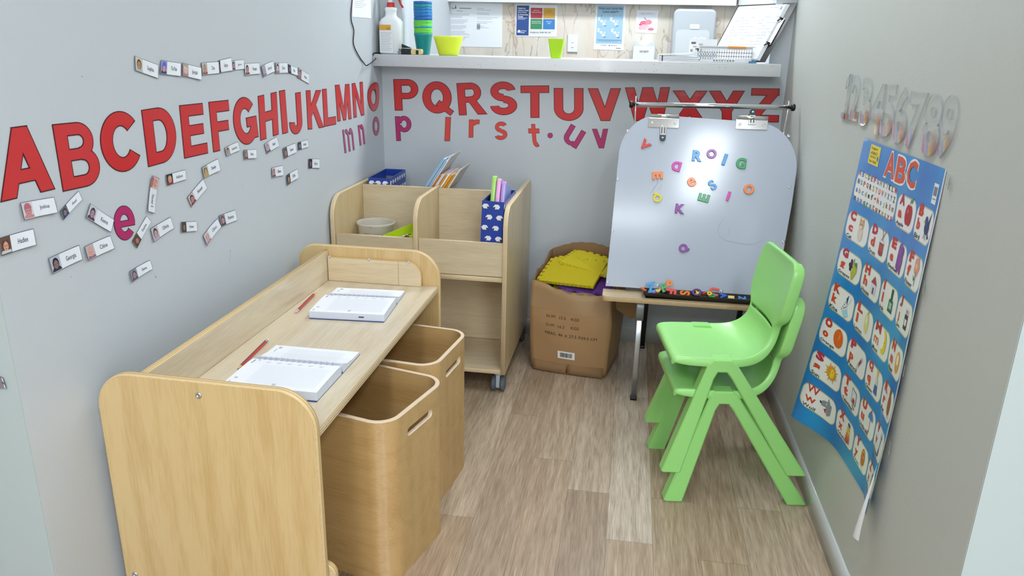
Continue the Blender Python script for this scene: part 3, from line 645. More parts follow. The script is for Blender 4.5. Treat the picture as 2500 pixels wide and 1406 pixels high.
mat_tile('#6d3f96', 0.21, 0.17, (-0.130, 3.005, 0.370), 0.22, 0.02, -0.10, 'purple jigsaw foam mat peeping out under the yellow ones')
mat_tile('#c9b41c', 0.22, 0.19, (-0.150, 3.01, 0.349), 0.20, 0.03, -0.15, 'yellow foam mat lying below the purple one in the box')
mat_tile('#1f7a3d', 0.24, 0.20, (-0.185, 3.04, 0.320), 0.10, 0.0, -0.16, 'green foam mat deepest in the cardboard box')
random.seed(11); mb = MB(); mfy = mat('foam_offcut', '#c4b022', 0.85)
for k in range(12):
    a = random.uniform(-1.2, 1.2); p = np.array([0.005+random.uniform(-.045, .04), 2.99+random.uniform(-.03, .05), 0.372+random.uniform(-.01, .03)]); d = np.array([math.sin(a)*.025, random.uniform(-.01, .01), math.cos(a)*.022])
    mb.tube([p-d, p+d], 0.0045, mfy, 5)
obj('foam_offcuts', mb, label='loose yellow foam offcuts at the right rim of the box', cat='foam offcuts', kind='stuff')

# ------------------------------------------------------------------ easel with magnetic whiteboard
easel = thing('easel', (0.27, 2.95, 0), 'children\'s easel with a magnetic whiteboard and plywood ledge, against the back wall', 'easel')
EN = np.array([0, -0.963, 0.269]); EN /= np.linalg.norm(EN); EP = np.array([0, 2.71, 0.45]); EV = np.array([0, 0.269, 0.963]); EV /= np.linalg.norm(EV)
def eb(x, v, n=0.0): return tuple(np.array([x, 0, 0])+EP*np.array([0, 1, 1])+EV*v+EN*n)
def arc(cx, cy, rx, ry, a0, a1, n=12): return [(cx+rx*math.cos(math.radians(a0+(a1-a0)*i/n)), cy+ry*math.sin(math.radians(a0+(a1-a0)*i/n))) for i in range(n+1)]
outl = [(-0.057, 0.0), (0.562, 0.0), (0.570, 0.13), (0.590, 0.34), (0.597, 0.455)]+arc(0.447, 0.465, 0.150, 0.165, 5, 88)+arc(0.100, 0.490, 0.142, 0.153, 92, 176)+[(-0.044, 0.44), (-0.050, 0.2)]
M_wb = mat('whiteboard_enamel', '#b7bfcd', 0.14, spec=0.6); M_wedge = mat('whiteboard_ply_edge', '#bfb6a6', 0.5)
mb = MB(); mb.prism(outl, 0, 0.010, M_wb, mat('board_edge_grey', '#a9a9b4', 0.4), 'Z', bev=0.001); mb.v = [eb(x, v, z-0.010) for x, v, z in mb.v]
obj('whiteboard', mb, easel)
pen = ink('#8b919e')
def bline(px, w=0.0012):
    mb = MB()
    pts = [onp(x, y, EP, EN) for x, y in px]; pts = bezier(pts, 6); v = []
    for i, p in enumerate(pts):
        t = pts[min(i+1, len(pts)-1)]-pts[max(0, i-1)]; t /= np.linalg.norm(t)+1e-9; s = np.cross(t, EN); v += [p+s*w/2+EN*.0004, p-s*w/2+EN*.0004]
    mb.add(v, [(2*i, 2*i+1, 2*i+3, 2*i+2) for i in range(len(pts)-1)], pen); obj('marker_stroke', mb, easel)
bline([(1608, 441), (1597, 460), (1588, 472)]); bline([(1616, 452), (1607, 465)], .0009); bline([(1769, 529), (1755, 552), (1755, 572), (1770, 586), (1800, 593), (1835, 597), (1862, 586)], .0009); bline([(1782, 556), (1779, 570)], .0009)
for px in ((1532, 320), (1508, 437), (1496, 563), (1484, 689), (1606, 697), (1762, 711), (1925, 332), (1927, 456), (1912, 590)):
    screw(easel, onp(px[0], px[1], EP, EN), EN, 0.0055)
# second board at the back
mb = MB(); bk = [(x, v) for x, v in outl]; mb.prism(bk, 0, 0.012, M_blackg, axis='Z')
ev2 = np.array([0, -0.22, 0.975]); ev2 /= np.linalg.norm(ev2)
mb.v = [tuple(np.array([x+0.010, 3.075, 0.405])+ev2*v+np.array([0, .975, .22])*z) for x, v, z in mb.v]; obj('rear_board', mb, easel)
# frame bars behind board
for x_ in (0.02, 0.53): obj('frame_bar', MB().tube([eb(x_, 0.01, -0.022), eb(x_, 0.56, -0.022)], 0.010, M_steel, 10), easel)
# paper roll rod with side wires
Ya = 2.985
Lr, Rr = on(1552, 255, 1, Ya), on(1925, 262, 1, Ya)
obj('rod', MB().tube([Lr, Rr], 0.0095, M_chrome, 20), easel)
for P, top, low, sx in ((Lr, (1553, 234), (1550, 305), -1), (Rr, (1926, 246), (1914, 318), 1)):
    obj('rod_holder', MB().tube([on(top[0], top[1], 1, Ya), P, on(low[0], low[1], 1, 2.95), on(low[0], low[1], 1, 2.95)-np.array([0, .02, .08])], [0.0022, 0.003, 0.003, 0.003], M_chrome, 8), easel)
    kb = MB(); pr = [(0, -.002), (.005, -.002), (.006, .004), (.010, .006), (.0135, .009), (.0135, .018), (.010, .021), (0, .021)]
    kb.lathe([(r, sx*z) for r, z in (pr if sx > 0 else pr[::-1])], P+np.array([sx*.003, 0, 0]), M_black, 10, axis='X'); obj('rod_knob', kb, easel)
# two bulldog style paper clips
def board_clip(cx, v0, up, name='paper_clip'):
    f = lambda x, y, z=0.0: eb(cx+x, v0+y, z)
    mb = MB(); mb.prism(rrect(-.056, .056, -.017, .020, .004), 0.0005, 0.0035, M_chrome, axis='Z', bev=.001); mb.v = [f(*p) for p in mb.v]
    c = obj(name, mb, easel)
    m2 = MB(); m2.prism([(0.018, 0.003), (0.018, .012), (.028, .014), (.032, .004), (.032, -.014), (.028, -.014), (.028, .001)], -.054, .054, M_chrome, axis='X'); m2.v = [f(x, y, z) for x, y, z in m2.v]; obj('clip_jaw', m2, c)
    for s in (-.042, .042): screw(c, f(s, 0.0, .0035), EN, .0055, 'rivet')
    m3 = MB(); sg = 1 if up else -1; y0 = 0.0 if up else -.010
    m3.prism([(-.013, y0-.012*(-sg)*0), (.013, y0), (.010, y0+sg*.036), (-.010, y0+sg*.036)], .005, .008, M_chrome, axis='Z', bev=.0008)
    for s in (-.005, .005): m3.prism(rrect(s-.002, s+.002, min(y0+sg*.006, y0+sg*.030), max(y0+sg*.006, y0+sg*.030), .0018), .008, .0092, mat('dark_slot', '#55585c', .4, .6), axis='Z')
    m3.v = [f(*p) for p in m3.v]; obj('clip_lever', m3, c)
    m4 = MB(); m4.prism(rrect(-.011, .011, min(y0+sg*.034, y0+sg*.056), max(y0+sg*.034, y0+sg*.056), (.010 if sg < 0 else .002, .010 if sg < 0 else .002, .010 if sg > 0 else .002, .010 if sg > 0 else .002)), .004, .010, mat('clip_grip', '#26303c', .35), axis='Z', bev=.001)
    m4.lathe([(0, .0105), (.0045, .0105), (.0045, .0095), (0, .0095)], (0, y0+sg*.045, 0), M_chrome, 12); m4.v = [f(*p) for p in m4.v]; obj('clip_grip', m4, c)
P = onp(1620, 302, EP, EN); board_clip(P[0], float((P-EP)@EV)+.002, False)
P = onp(1835, 305, EP, EN); board_clip(P[0], float((P-EP)@EV)+.000, True)
# ledge, legs
obj('ledge', MB().prism(rrect(-0.066, 0.585, 2.638, 2.735, (.02, .02, .002, .002)), 0.415, 0.432, M_birchX, ply_edge('ply_edge_dark', '#d8bd92', '#94714a', 6), 'Z', bev=.0015), easel)
def leg(x, y0, y1, z1, dark=False):
    m_ = M_steel if not dark else mat('dark_steel', '#3a3d42', .4, .7)
    r = .0105; d = MB().prism(rrect(-r, r, -r, r, .003), 0, 1, m_, axis='Z'); d.v = [(x+a, y0+b+(y1-y0)*t, .012+(z1-.012)*t) for a, b, t in d.v]
    L = obj('leg', d, easel); f_ = MB().prism(rrect(x-.0125, x+.0125, y0-.0125, y0+.0125, .003), 0.0, .014, M_black, axis='Z'); obj('rubber_foot', f_, L)
    if not dark:
        b_ = MB().prism(rrect(-.0145, .0145, -.0145, .0145, .003), 0, 1, mat('leg_bracket', '#9aa0a6', .35, .6), axis='Z'); b_.v = [(x+a, y0+b+(y1-y0)*(1-.22*(1-t)), z1-.085*(1-t)) for a, b, t in b_.v]; obj('leg_bracket', b_, L)
leg(0.078, 2.700, 2.712, 0.413); leg(0.520, 2.700, 2.712, 0.413)
leg(0.115, 3.245, 3.10, 0.44, True); leg(0.515, 3.245, 3.10, 0.44, True)

# magnetic letters on the board
def magnet(body, px, py, h, rot, col, desc, mirror=False, w=None, name='magnetic_letter'):
    """centre pixel, letter height (m), rotation clockwise in degrees"""
    P = onp(px, py, EP, EN); vs, fs = glyph(body, 0.006 if body in 'eaS' else 0.022, 0.085, 0.03, 6); lo, hi = vs.min(0), vs.max(0)
    k = h/(hi[1]-lo[1]); c = (lo+hi)/2; a = math.radians(-rot); m_ = mat('magnet_'+col[1:], col, 0.35, coat=.2); mb = MB()
    kx = k*(w or 1.0)
    pts = []
    for v in vs:
        x, y, z = (v[0]-c[0])*kx*(-1 if mirror else 1), (v[1]-c[1])*k, (v[2]-lo[2])*.0062/(hi[2]-lo[2])
        X, Y = x*math.cos(a)-y*math.sin(a), x*math.sin(a)+y*math.cos(a); pts.append(tuple(P+np.array([X, 0, 0])+EV*Y+EN*(z+.0006)))
    mb.add(pts, [f[::-1] for f in fs] if mirror else fs, m_)
    obj(name, mb, label=desc, cat='magnetic letter', group='magnetic letters on the whiteboard')
cR, cB, cP, cG, cO, cM, cY = '#d8403a', '#3f9bdc', '#8f3fa0', '#3a9f62', '#f58a4c', '#d83ab0', '#e3d22c'
for a in ((('V', 1574, 354, .034, 42, cR, 'red magnetic letter V tipped over at the upper left of the whiteboard')),
          ('R', 1702, 381, .040, 3, cB, 'blue magnetic letter R on the whiteboard'), ('O', 1737, 376, .034, 0, cP, 'purple magnetic ring-shaped letter O beside the blue R'),
          ('l', 1769, 390, .042, 15, cB, 'thin blue magnetic letter I between the purple O and the green G'), ('G', 1809, 399, .040, 4, cG, 'green magnetic letter G at the upper right of the whiteboard'),
          ('E', 1605, 429, .038, 84, cO, 'orange magnetic letter E turned on its back with its bars hanging down'), ('e', 1688, 445, .034, -28, cO, 'small orange magnetic lower-case e'),
          ('S', 1739, 452, .038, -38, cB, 'blue magnetic letter S tipped over beside the orange e'), ('E', 1718, 483, .040, -78, cG, 'green magnetic letter lying like a W below the blue S'),
          ('K', 1660, 510, .036, 4, cP, 'purple magnetic letter K on the whiteboard'), ('l', 1778, 479, .034, 15, cM, 'short pink magnetic stroke below the blue S, to its right'),
          ('O', 1828, 462, .036, -8, cO, 'orange magnetic letter O alone at the right of the whiteboard'), ('Q', 1669, 607, .036, -48, cP, 'purple magnetic letter Q low on the whiteboard by itself')):
    magnet(*a, w=1.15 if a[0] in 'lVE' else 1.0)
magnet('D', 1651, 406, .036, 12, cM, 'pink magnetic letter turned backwards left of the blue R', mirror=True)
magnet('Q', 1605, 482, .036, 178, cY, 'yellow magnetic letter Q standing upside down below the orange E')
# tray of spare letters
trx0, trx1, try0, try1, trz = 0.090, 0.575, 2.646, 2.706, 0.4325
mb = MB()
ro = rrect(trx0-.012, trx1+.010, try0-.004, try1, .012); ri = inset(ro, .006); bo = inset(ro, .018); n = len(ro)
vs = [(x, y, trz) for x, y in bo]+[(x, y, trz+.023) for x, y in ro]+[(x, y, trz+.023) for x, y in ri]+[(x, y, trz+.002) for x, y in inset(ri, .013)]
mb.add(vs, [(a*n+i, a*n+(i+1) % n, (a+1)*n+(i+1) % n, (a+1)*n+i) for a in range(3) for i in range(n)]+[tuple(range(n))[::-1], tuple(range(3*n, 4*n))], M_blackg, smooth=False)
obj('pen_tray', mb, label='long black plastic tray of loose letters on the easel ledge', cat='tray')
def loose(body, px, py, h, rot, col, desc, lean, Y=2.66, w=1.0):
    Y = max(Y, 2.660); P = on(px, py, 1, Y); vs, fs = glyph(body, 0.006 if body in 'eaS' else 0.022, 0.085, 0.03, 6); lo, hi = vs.min(0), vs.max(0); k = h/(hi[1]-lo[1]); c = (lo+hi)/2; a = math.radians(-rot); l = math.radians(lean)
    U = np.array([1, 0, 0]); V = np.array([0, math.sin(l), math.cos(l)]); N_ = np.cross(U, V); pts = []
    for v in vs:
        x, y, z = (v[0]-c[0])*k*w, (v[1]-c[1])*k, (v[2])*.0062/(hi[2]-lo[2]); X, Y_ = x*math.cos(a)-y*math.sin(a), x*math.sin(a)+y*math.cos(a)
        pts.append(tuple(P+U*X+V*Y_+N_*z))
    mb = MB(); mb.add(pts, fs, mat('magnet_'+col[1:], col, 0.35, coat=.2)); obj('magnetic_letter', mb, label=desc, cat='magnetic letter', group='loose letters in the tray')
loose('Z', 1590, 702, .038, -18, cB, 'blue letter Z leaning on the left end of the tray', 18, 2.675)
loose('P', 1634, 695, .034, 10, '#f5873c', 'orange letter P leaning behind the green one in the tray', 16, 2.684)
loose('B', 1622, 702, .032, -22, '#2f9a50', 'green letter B leaning between the blue Z and the orange P in the tray', 20, 2.676)
loose('l', 1571, 706, .024, -50, '#ee6a3a', 'orange-red stick letter at the very left of the tray', 60, 2.65)
loose('F', 1638, 712, .040, 95, '#d63a2c', 'red letter lying flat in front of the green B in the tray', 55, 2.640)
loose('S', 1672, 716, .036, 90, '#f07a24', 'orange letter lying flat right of the red one in the tray', 62, 2.645)
loose('O', 1701, 714, .036, 85, '#4d1c66', 'dark purple letter O with a yellow one inside, in the middle of the tray', 48, 2.66, .8)
loose('x', 1703, 716, .018, 10, '#dcc23c', 'small yellow letter inside the dark purple O in the tray', 50, 2.652)
loose('U', 1743, 712, .034, 100, '#dc4a46', 'red letter U tipped on its side beside the right screw of the board', 30, 2.672)
loose('b', 1608, 710, .020, 70, '#e8cf5a', 'pale yellow letter under the green B in the tray', 60, 2.65)
loose('c', 1600, 716, .020, 70, '#d04aa8', 'pink letter under the blue Z in the tray', 65, 2.645)
loose('i', 1720, 716, .018, 60, '#d23a2e', 'tiny red letter between the dark purple O and the yellow ring', 60, 2.65)
loose('o', 1732, 717, .017, 70, '#d8c51f', 'small yellow ring letter in the right half of the tray', 50, 2.645)
loose('n', 1738, 722, .026, 85, '#2f9a50', 'green letter lying flat under the yellow ring in the tray', 68, 2.64)
loose('A', 1766, 722, .026, 80, '#2b5fc4', 'deep blue letter lying flat right of the green one in the tray', 62, 2.64)
loose('I', 1785, 726, .022, 90, '#ecd68c', 'cream letter lying flat near the right end of the tray', 55, 2.64, 2.2)
loose('Z', 1812, 729, .026, 90, '#4a93dc', 'light blue letter lying flat at the right end of the tray', 72, 2.64)

# ------------------------------------------------------------------ chairs
def chair_parts(t):
    # shell profile: (u forward, z, half width, centre dish)
    ctl = [(0.216, 0.348, .138, 0), (0.210, 0.360, .142, 0), (0.17, .362, .147, .004), (0.11, .361, .150, .010), (0.05, .360, .150, .016), (0.0, .362, .146, .020), (-0.035, .374, .136, .020), (-0.058, .398, .124, .016), (-0.0675, .424, .116, .012), (-0.0695, .438, .115, .011),
           (-0.0705, .446, .115, .010), (-0.072, .460, .120, .010), (-0.074, .478, .146, .010), (-0.080, .52, .150, .012), (-0.088, .57, .150, .012), (-0.096, .61, .147, .010), (-0.101, .634, .136, .006), (-0.103, .646, .112, .002)]
    T = [-1.0, -.965, -.82, -.6, -.35, -.12, .12, .35, .6, .82, .965, 1.0]
    n = len(ctl); P = np.array([(c[0], c[1]) for c in ctl]); vs = []; NT = len(T)+6
    for i, (u, z, hw, dish) in enumerate(ctl):
        tg = P[min(i+1, n-1)]-P[max(i-1, 0)]; tg /= np.linalg.norm(tg); nr = np.array([tg[1], -tg[0]])   # towards the sitter
        if nr[1] < 0 and i < 6: nr = -nr
        if i >= 6 and nr[0] < 0: nr = -nr
        seat = i < 7; fl = 0.026 if seat else 0.032
        if i == 0: fl = 0.010
        if i == 1: fl = 0.019
        if 7 <= i <= 11: fl = 0.022
        if i in (12, 13): fl = 0.031
        if i >= 17: fl = 0.022
        row = []
        for t_ in T: row.append((t_*hw, -dish*(1-abs(t_)**2.2)))
        row = [(-hw-.006, -fl), (-hw-.005, -fl*.5), (-hw-.003, -.006)]+row+[(hw+.003, -.006), (hw+.005, -fl*.5), (hw+.006, -fl)]
        for y, d in row: vs.append((u+nr[0]*d, y, z+nr[1]*d))
    # rolled front lip and back top
    fs = []
    for i in range(n-1):
        for k in range(NT-1):
            if i == 9 and 4 <= k <= 11: continue           # hand slot between seat and back
            fs.append((i*NT+k, i*NT+k+1, (i+1)*NT+k+1, (i+1)*NT+k))
    o0 = len(vs); 
    for k in range(NT): x, y, z = vs[(n-1)*NT+k]; vs.append((x-.020 if 2 < k < NT-3 else x-.004, y*.985, z-.006))
    for k in range(NT-1): fs.append(((n-1)*NT+k, (n-1)*NT+k+1, o0+k+1, o0+k))
    o1 = len(vs)
    for k in range(NT): x, y, z = vs[k]; vs.append((x-.002, y, z-.016 if 2 < k < NT-3 else z-.008))
    for k in range(NT-1): fs.append((o1+k, o1+k+1, k+1, k))
    mb = MB().add(vs, fs, M_green, smooth=True)
    sh = obj('seat_shell', mb, t, local=True)
    mod_apply(sh, ('SOLIDIFY', dict(thickness=0.006, offset=-1)), ('SUBSURF', dict(levels=2)))
    for p in sh.data.polygons: p.use_smooth = True
    # two A-shaped side frames, channel section
    for s in (-1, 1):
        out = [(0.222, 0.004), (0.216, 0.0), (0.166, 0.0)]; inn_top = [(0.092, 0.300), (0.082, 0.320), (0.056, 0.320), (0.040, 0.300)]; rear = [(-0.150, 0.0), (-0.204, 0.0), (-0.207, 0.004)]; top = [(0.030, 0.346), (0.046, 0.360), (0.098, 0.360), (0.112, 0.346)]
        prof = out+inn_top+rear+top
        def L(x, z, d): return (x, s*(0.178-0.020*z/0.36-d), z)
        n_ = len(prof); mb = MB(); a = inset(prof[::-1], .004)[::-1]
        vs = [L(x, z, 0.000) for x, z in a]+[L(x, z, 0.004) for x, z in prof]+[L(x, z, 0.040) for x, z in prof]
        side = [(r*n_+i, r*n_+(i+1) % n_, (r+1)*n_+(i+1) % n_, (r+1)*n_+i) for r in (0, 1) for i in range(n_)]
        cap = [tuple(range(n_)), tuple(range(2*n_, 3*n_))[::-1]]
        if s > 0: side = [f[::-1] for f in side]; cap = [f[::-1] for f in cap]
        # solid-looking channel: outer plate, flanges round the edge, closed inner face set back
        mb.add(vs, side+cap, M_green)
        fr = obj('leg_frame', mb, t, local=True)
        mod_apply(fr, ('BEVEL', dict(width=0.003, segments=2, limit_method='ANGLE', angle_limit=0.6)))
        for p in fr.data.polygons: p.use_smooth = False
    return t
CH_O = (0.392-0.0240, 2.042+0.176, 0)
CYAW = math.atan2(-0.1357, -0.9907)
ch = thing('stacking_chair', CH_O, 'lower of two stacked light green plastic children\'s chairs, standing on the floor', 'chair', 'stacked green plastic chairs', CYAW)
chair_parts(ch)
c2 = ch.copy(); COL.objects.link(c2); c2.location = (CH_O[0]+0.015*math.cos(CYAW), CH_O[1]+0.015*math.sin(CYAW), 0.100)
c2['label'] = 'upper of two stacked light green plastic children\'s chairs, set on the other one'
for c in list(ch.children):
    k = c.copy(); k.parent = c2; COL.objects.link(k)

# ------------------------------------------------------------------ letters on the walls
def affine_px(TL, BL, BR, k, val, n, o=0.0005):
    a = [on(p[0], p[1], k, val) for p in (BL, BR, TL)]; return frame(a[0], a[1], a[2], n, o)
# bold cut-out letter shapes from strokes; unit height, E expands the outline
def letter_shapes(ch, e=0.0):
    out = []; t = .235
    def R(x0, y0, x1, y1): out.append([(x0-e, y0-e), (x1+e, y0-e), (x1+e, y1+e), (x0-e, y1+e)])
    def P(*p):
        p = list(p); a = sum(p[i][0]*p[(i+1) % len(p)][1]-p[(i+1) % len(p)][0]*p[i][1] for i in range(len(p)))
        if a < 0: p = p[::-1]
        out.append(inset(p, -e) if e else p)
    def A(cx, cy, ro, ri, a0, a1, n=40):
        full = a1-a0 >= 360; k = max(3, int(n*(a1-a0)/360)); da = 0 if full else math.degrees(e/max(.1, (ro[0]+ri[0])/2)); a0 -= da; a1 += da
        O = [(cx+(ro[0]+e)*math.cos(math.radians(a0+(a1-a0)*i/k)), cy+(ro[1]+e)*math.sin(math.radians(a0+(a1-a0)*i/k))) for i in range(k+1)]
        I = [(cx+(ri[0]-e)*math.cos(math.radians(a0+(a1-a0)*i/k)), cy+(ri[1]-e)*math.sin(math.radians(a0+(a1-a0)*i/k))) for i in range(k+1)]
        for i in range(k): out.append([I[i], O[i], O[i+1], I[i+1]])
    if ch == 'A': P((0, 0), (.25, 0), (.60, 1), (.35, 1)); P((.70, 0), (.95, 0), (.60, 1), (.35, 1)); R(.22, .20, .73, .38)
    elif ch == 'B': R(0, 0, t, 1); R(.2, .83, .45, 1); R(.2, .44, .45, .60); R(.2, 0, .48, .17); A(.45, .72, (.31, .28), (.12, .11), -90, 90); A(.48, .30, (.34, .30), (.13, .13), -90, 90)
    elif ch == 'C': A(.46, .5, (.46, .5), (.215, .28), 40, 322)
    elif ch == 'D': R(0, 0, t, 1); R(.2, .80, .40, 1); R(.2, 0, .40, .20); A(.39, .5, (.44, .5), (.20, .30), -90, 90)
    elif ch == 'E': R(0, 0, t, 1); R(.2, .80, .74, 1); R(.2, .415, .70, .595); R(.2, 0, .78, .19)
    elif ch == 'F': R(0, 0, t, 1); R(.2, .80, .74, 1); R(.2, .40, .66, .58)
    elif ch == 'G': A(.46, .5, (.46, .5), (.215, .28), 42, 335); R(.50, .37, .90, .55); R(.70, .10, .90, .40)
    elif ch == 'H': R(0, 0, .25, 1); R(.59, 0, .84, 1); R(.22, .40, .62, .60)
    elif ch == 'I': R(0, 0, .26, 1)
    elif ch == 'J': R(.38, .26, .62, 1); A(.31, .28, (.31, .28), (.075, .10), 176, 360)
    elif ch == 'K': R(0, 0, t, 1); P((.2, .27), (.2, .56), (.58, 1), (.88, 1)); P((.34, .46), (.50, .66), (.95, 0), (.66, 0))
    elif ch == 'L': R(0, 0, t, 1); R(.2, 0, .72, .20)
    elif ch == 'M': R(0, 0, .21, 1); R(.83, 0, 1.04, 1); P((.03, 1), (.30, 1), (.62, 0), (.42, 0)); P((.74, 1), (1.01, 1), (.62, 0), (.42, 0))
    elif ch == 'N': R(0, 0, .22, 1); R(.62, 0, .84, 1); P((.03, 1), (.24, 1), (.81, 0), (.60, 0))
    elif ch == 'O': A(.47, .5, (.47, .5), (.215, .28), 0, 360)
    elif ch == 'Q': A(.47, .5, (.47, .5), (.215, .28), 0, 360); P((.44, .27), (.55, .40), (1.0, .06), (.90, -.07))
    elif ch == 'P': R(0, 0, t, 1); R(.2, .82, .45, 1); R(.2, .38, .45, .55); A(.44, .69, (.35, .31), (.135, .14), -90, 90)
    elif ch == 'R': R(0, 0, t, 1); R(.2, .82, .45, 1); R(.2, .40, .45, .56); A(.44, .70, (.34, .30), (.13, .135), -90, 90); P((.34, .44), (.60, .44), (.93, 0), (.64, 0))
    elif ch == 'S': A(.42, .715, (.40, .285), (.165, .09), 14, 272); A(.43, .285, (.43, .285), (.175, .095), 188, 450)
    elif ch == 'T': R(0, .80, .86, 1); R(.305, 0, .555, .84)
    elif ch == 'U': R(0, .36, .24, 1); R(.60, .36, .84, 1); A(.42, .38, (.42, .38), (.18, .18), 180, 360)
    elif ch == 'V': P((0, 1), (.27, 1), (.59, 0), (.34, 0)); P((.93, 1), (.66, 1), (.34, 0), (.59, 0))
    elif ch == 'W': P((0, 1), (.24, 1), (.46, 0), (.22, 0)); P((.46, 0), (.22, 0), (.50, 1), (.78, 1)); P((.50, 1), (.78, 1), (1.04, 0), (.80, 0)); P((1.04, 0), (.80, 0), (1.02, 1), (1.26, 1))
    elif ch == 'X': P((0, 1), (.29, 1), (.93, 0), (.64, 0)); P((.93, 1), (.64, 1), (0, 0), (.29, 0))
    elif ch == 'Y': P((0, 1), (.28, 1), (.58, .44), (.34, .36)); P((.92, 1), (.64, 1), (.34, .44), (.58, .36)); R(.34, 0, .58, .46)
    elif ch == 'Z': R(.03, .81, .80, 1); R(0, 0, .84, .19); P((.0, .15), (.28, .15), (.80, .85), (.50, .85))
    elif ch == '1': R(.34, 0, .62, 1); R(0, 0, .95, .13); P((.36, 1), (.36, .76), (.04, .66), (.04, .82))
    elif ch == 'm': R(0, 0, .17, 1); R(.48, 0, .64, .66); R(.95, 0, 1.11, .66); A(.40, .64, (.24, .36), (.08, .18), 0, 120); A(.88, .64, (.23, .36), (.07, .18), 0, 150)
    elif ch == 'n': R(0, 0, .21, 1); R(.52, 0, .73, .62); A(.44, .62, (.29, .38), (.09, .18), 0, 125)
    elif ch == 'o': A(.42, .5, (.42, .5), (.20, .28), 0, 360)
    elif ch == 'e': A(.42, .5, (.42, .5), (.19, .27), 0, 318); R(.22, .40, .83, .56)
    elif ch == 'p': R(0, 0, .19, .985); A(.40, .68, (.33, .32), (.14, .17), -165, 165)
    elif ch == 'l': R(0, 0, .24, 1)
    elif ch == 'r': R(0, 0, .25, 1); A(.45, .58, (.32, .42), (.12, .18), 62, 150); R(.42, .78, .62, .99)
    elif ch == 's': A(.40, .715, (.38, .285), (.16, .09), 30, 272); A(.40, .285, (.40, .285), (.165, .095), 205, 450)
    elif ch == 't': R(.22, .24, .44, 1); R(0, .62, .68, .80); A(.47, .27, (.25, .27), (.03, .07), 180, 300)
    elif ch == 'u': R(0, .36, .21, 1); R(.55, 0, .76, 1); A(.36, .38, (.36, .38), (.15, .18), 180, 325)
    elif ch == 'v': P((0, 1), (.25, 1), (.56, 0), (.30, 0)); P((.86, 1), (.61, 1), (.30, 0), (.56, 0))
    xs = [p[0] for q in out for p in q]; ys = [p[1] for q in out for p in q]
    return out, (min(xs), max(xs), min(ys), max(ys))
def wall_letter(ch, TL, BL, BR, k, val, n, fill, edge, label, group, off=0.0, name='wall_letter', curl=0.0, inset_=0.018, rough=.3):
    f0 = affine_px(TL, BL, BR, k, val, n)
    f = (lambda u, v, w=0.0: f0(u, v, w+curl*max(0.0, v)**4*(0.4+0.6*u))) if curl else f0
    sh, _ = letter_shapes(ch); so, bb = letter_shapes(ch, inset_)
    mp_ = lambda p: ((p[0]-bb[0])/(bb[1]-bb[0]), (p[1]-bb[2])/(bb[3]-bb[2]))
    mb = MB()
    for lay, (shapes, m_) in enumerate(((so, edge), (sh, fill))):
        for i, q_ in enumerate(shapes):
            w = (.0004 if lay == 0 else .0009)+.000003*(i % 30); base = 0.0 if lay == 0 else .0004
            if curl and len(q_) == 4: # subdivide upright pieces so that they can curl
                pass
            pts = [mp_(p) for p in q_]; n_ = len(pts)
            a = sum(pts[j][0]*pts[(j+1) % n_][1]-pts[(j+1) % n_][0]*pts[j][1] for j in range(n_))
            if a < 0: pts = pts[::-1]
            v = [f(x, y, base) for x, y in pts]+[f(x, y, w) for x, y in pts]
            mb.add(v, [tuple(range(n_, 2*n_))]+[(j, (j+1) % n_, n_+(j+1) % n_, n_+j) for j in range(n_)], m_)
    return obj(name, mb, label=label, cat='letter', group=group)
q = .3769; Z1 = lambda *pp: [(x*q, y*q) for x, y in pp]
LEFT = [('A', (-75, 842), (0, 1312), (357, 1225)), ('B', (333, 805), (405, 1243), (662, 1187)), ('C', (618, 738), (680, 1145), (918, 1085)), ('D', (912, 712), (958, 1083), (1157, 1028)),
        ('E', (1158, 682), (1192, 1028), (1347, 993)), ('F', (1348, 660), (1380, 987), (1506, 958)), ('G', (1490, 642), (1530, 958), (1678, 915)), ('H', (1668, 622), (1685, 912), (1805, 870)),
        ('I', (1806, 588), (1828, 870), (1866, 858)), ('J', (1860, 610), (1878, 882), (1962, 857)), ('K', (1980, 585), (1993, 840), (2098, 825)), ('L', (2085, 577), (2098, 822), (2177, 805)),
        ('M', (2168, 550), (2185, 788), (2277, 770)), ('N', (2277, 540), (2290, 765), (2360, 745)), ('O', (2372, 538), (2386, 730), (2460, 712))]
G1 = 'large red capital letters running along the walls'
for ch_, *pp in LEFT:
    a = Z1(*pp); lb = f'large red cut-out capital letter {ch_} on the left wall'
    if ch_ == 'O': lb = 'large red capital letter O curling off the left wall, next to the corner'
    wall_letter(ch_, a[0], a[1], a[2], 0, XL, (1, 0, 0), M_red, M_redD, lb, G1, curl=0.02 if ch_ == 'O' else 0.0)
q2 = .2603; Z2 = lambda x0, *pp: [(x0+x*q2, y*q2) for x, y in pp]
BACK = [('P', 850, (422, 742), (438, 1037), (668, 1037)), ('Q', 850, (690, 762), (702, 1085), (995, 1088)), ('R', 850, (1015, 780), (1040, 1082), (1308, 1072)), ('S', 850, (1325, 765), (1335, 1080), (1588, 1080)),
        ('T', 850, (1617, 803), (1620, 1105), (1885, 1105)), ('U', 850, (1928, 825), (1932, 1132), (2208, 1135)), ('V', 1400, (133, 828), (145, 1133), (455, 1135)), ('W', 1400, (483, 820), (497, 1135), (915, 1135)),
        ('X', 1400, (930, 848), (925, 1160), (1250, 1165)), ('Y', 1400, (1268, 850), (1270, 1160), (1608, 1162)), ('Z', 1400, (1655, 826), (1635, 1142), (1925, 1148))]
for ch_, x0, *pp in BACK:
    a = Z2(x0, *pp); wall_letter(ch_, a[0], a[1], a[2], 1, YB, (0, -1, 0), M_red, M_redD, f'large red cut-out capital letter {ch_} on the back wall below the counter', G1)
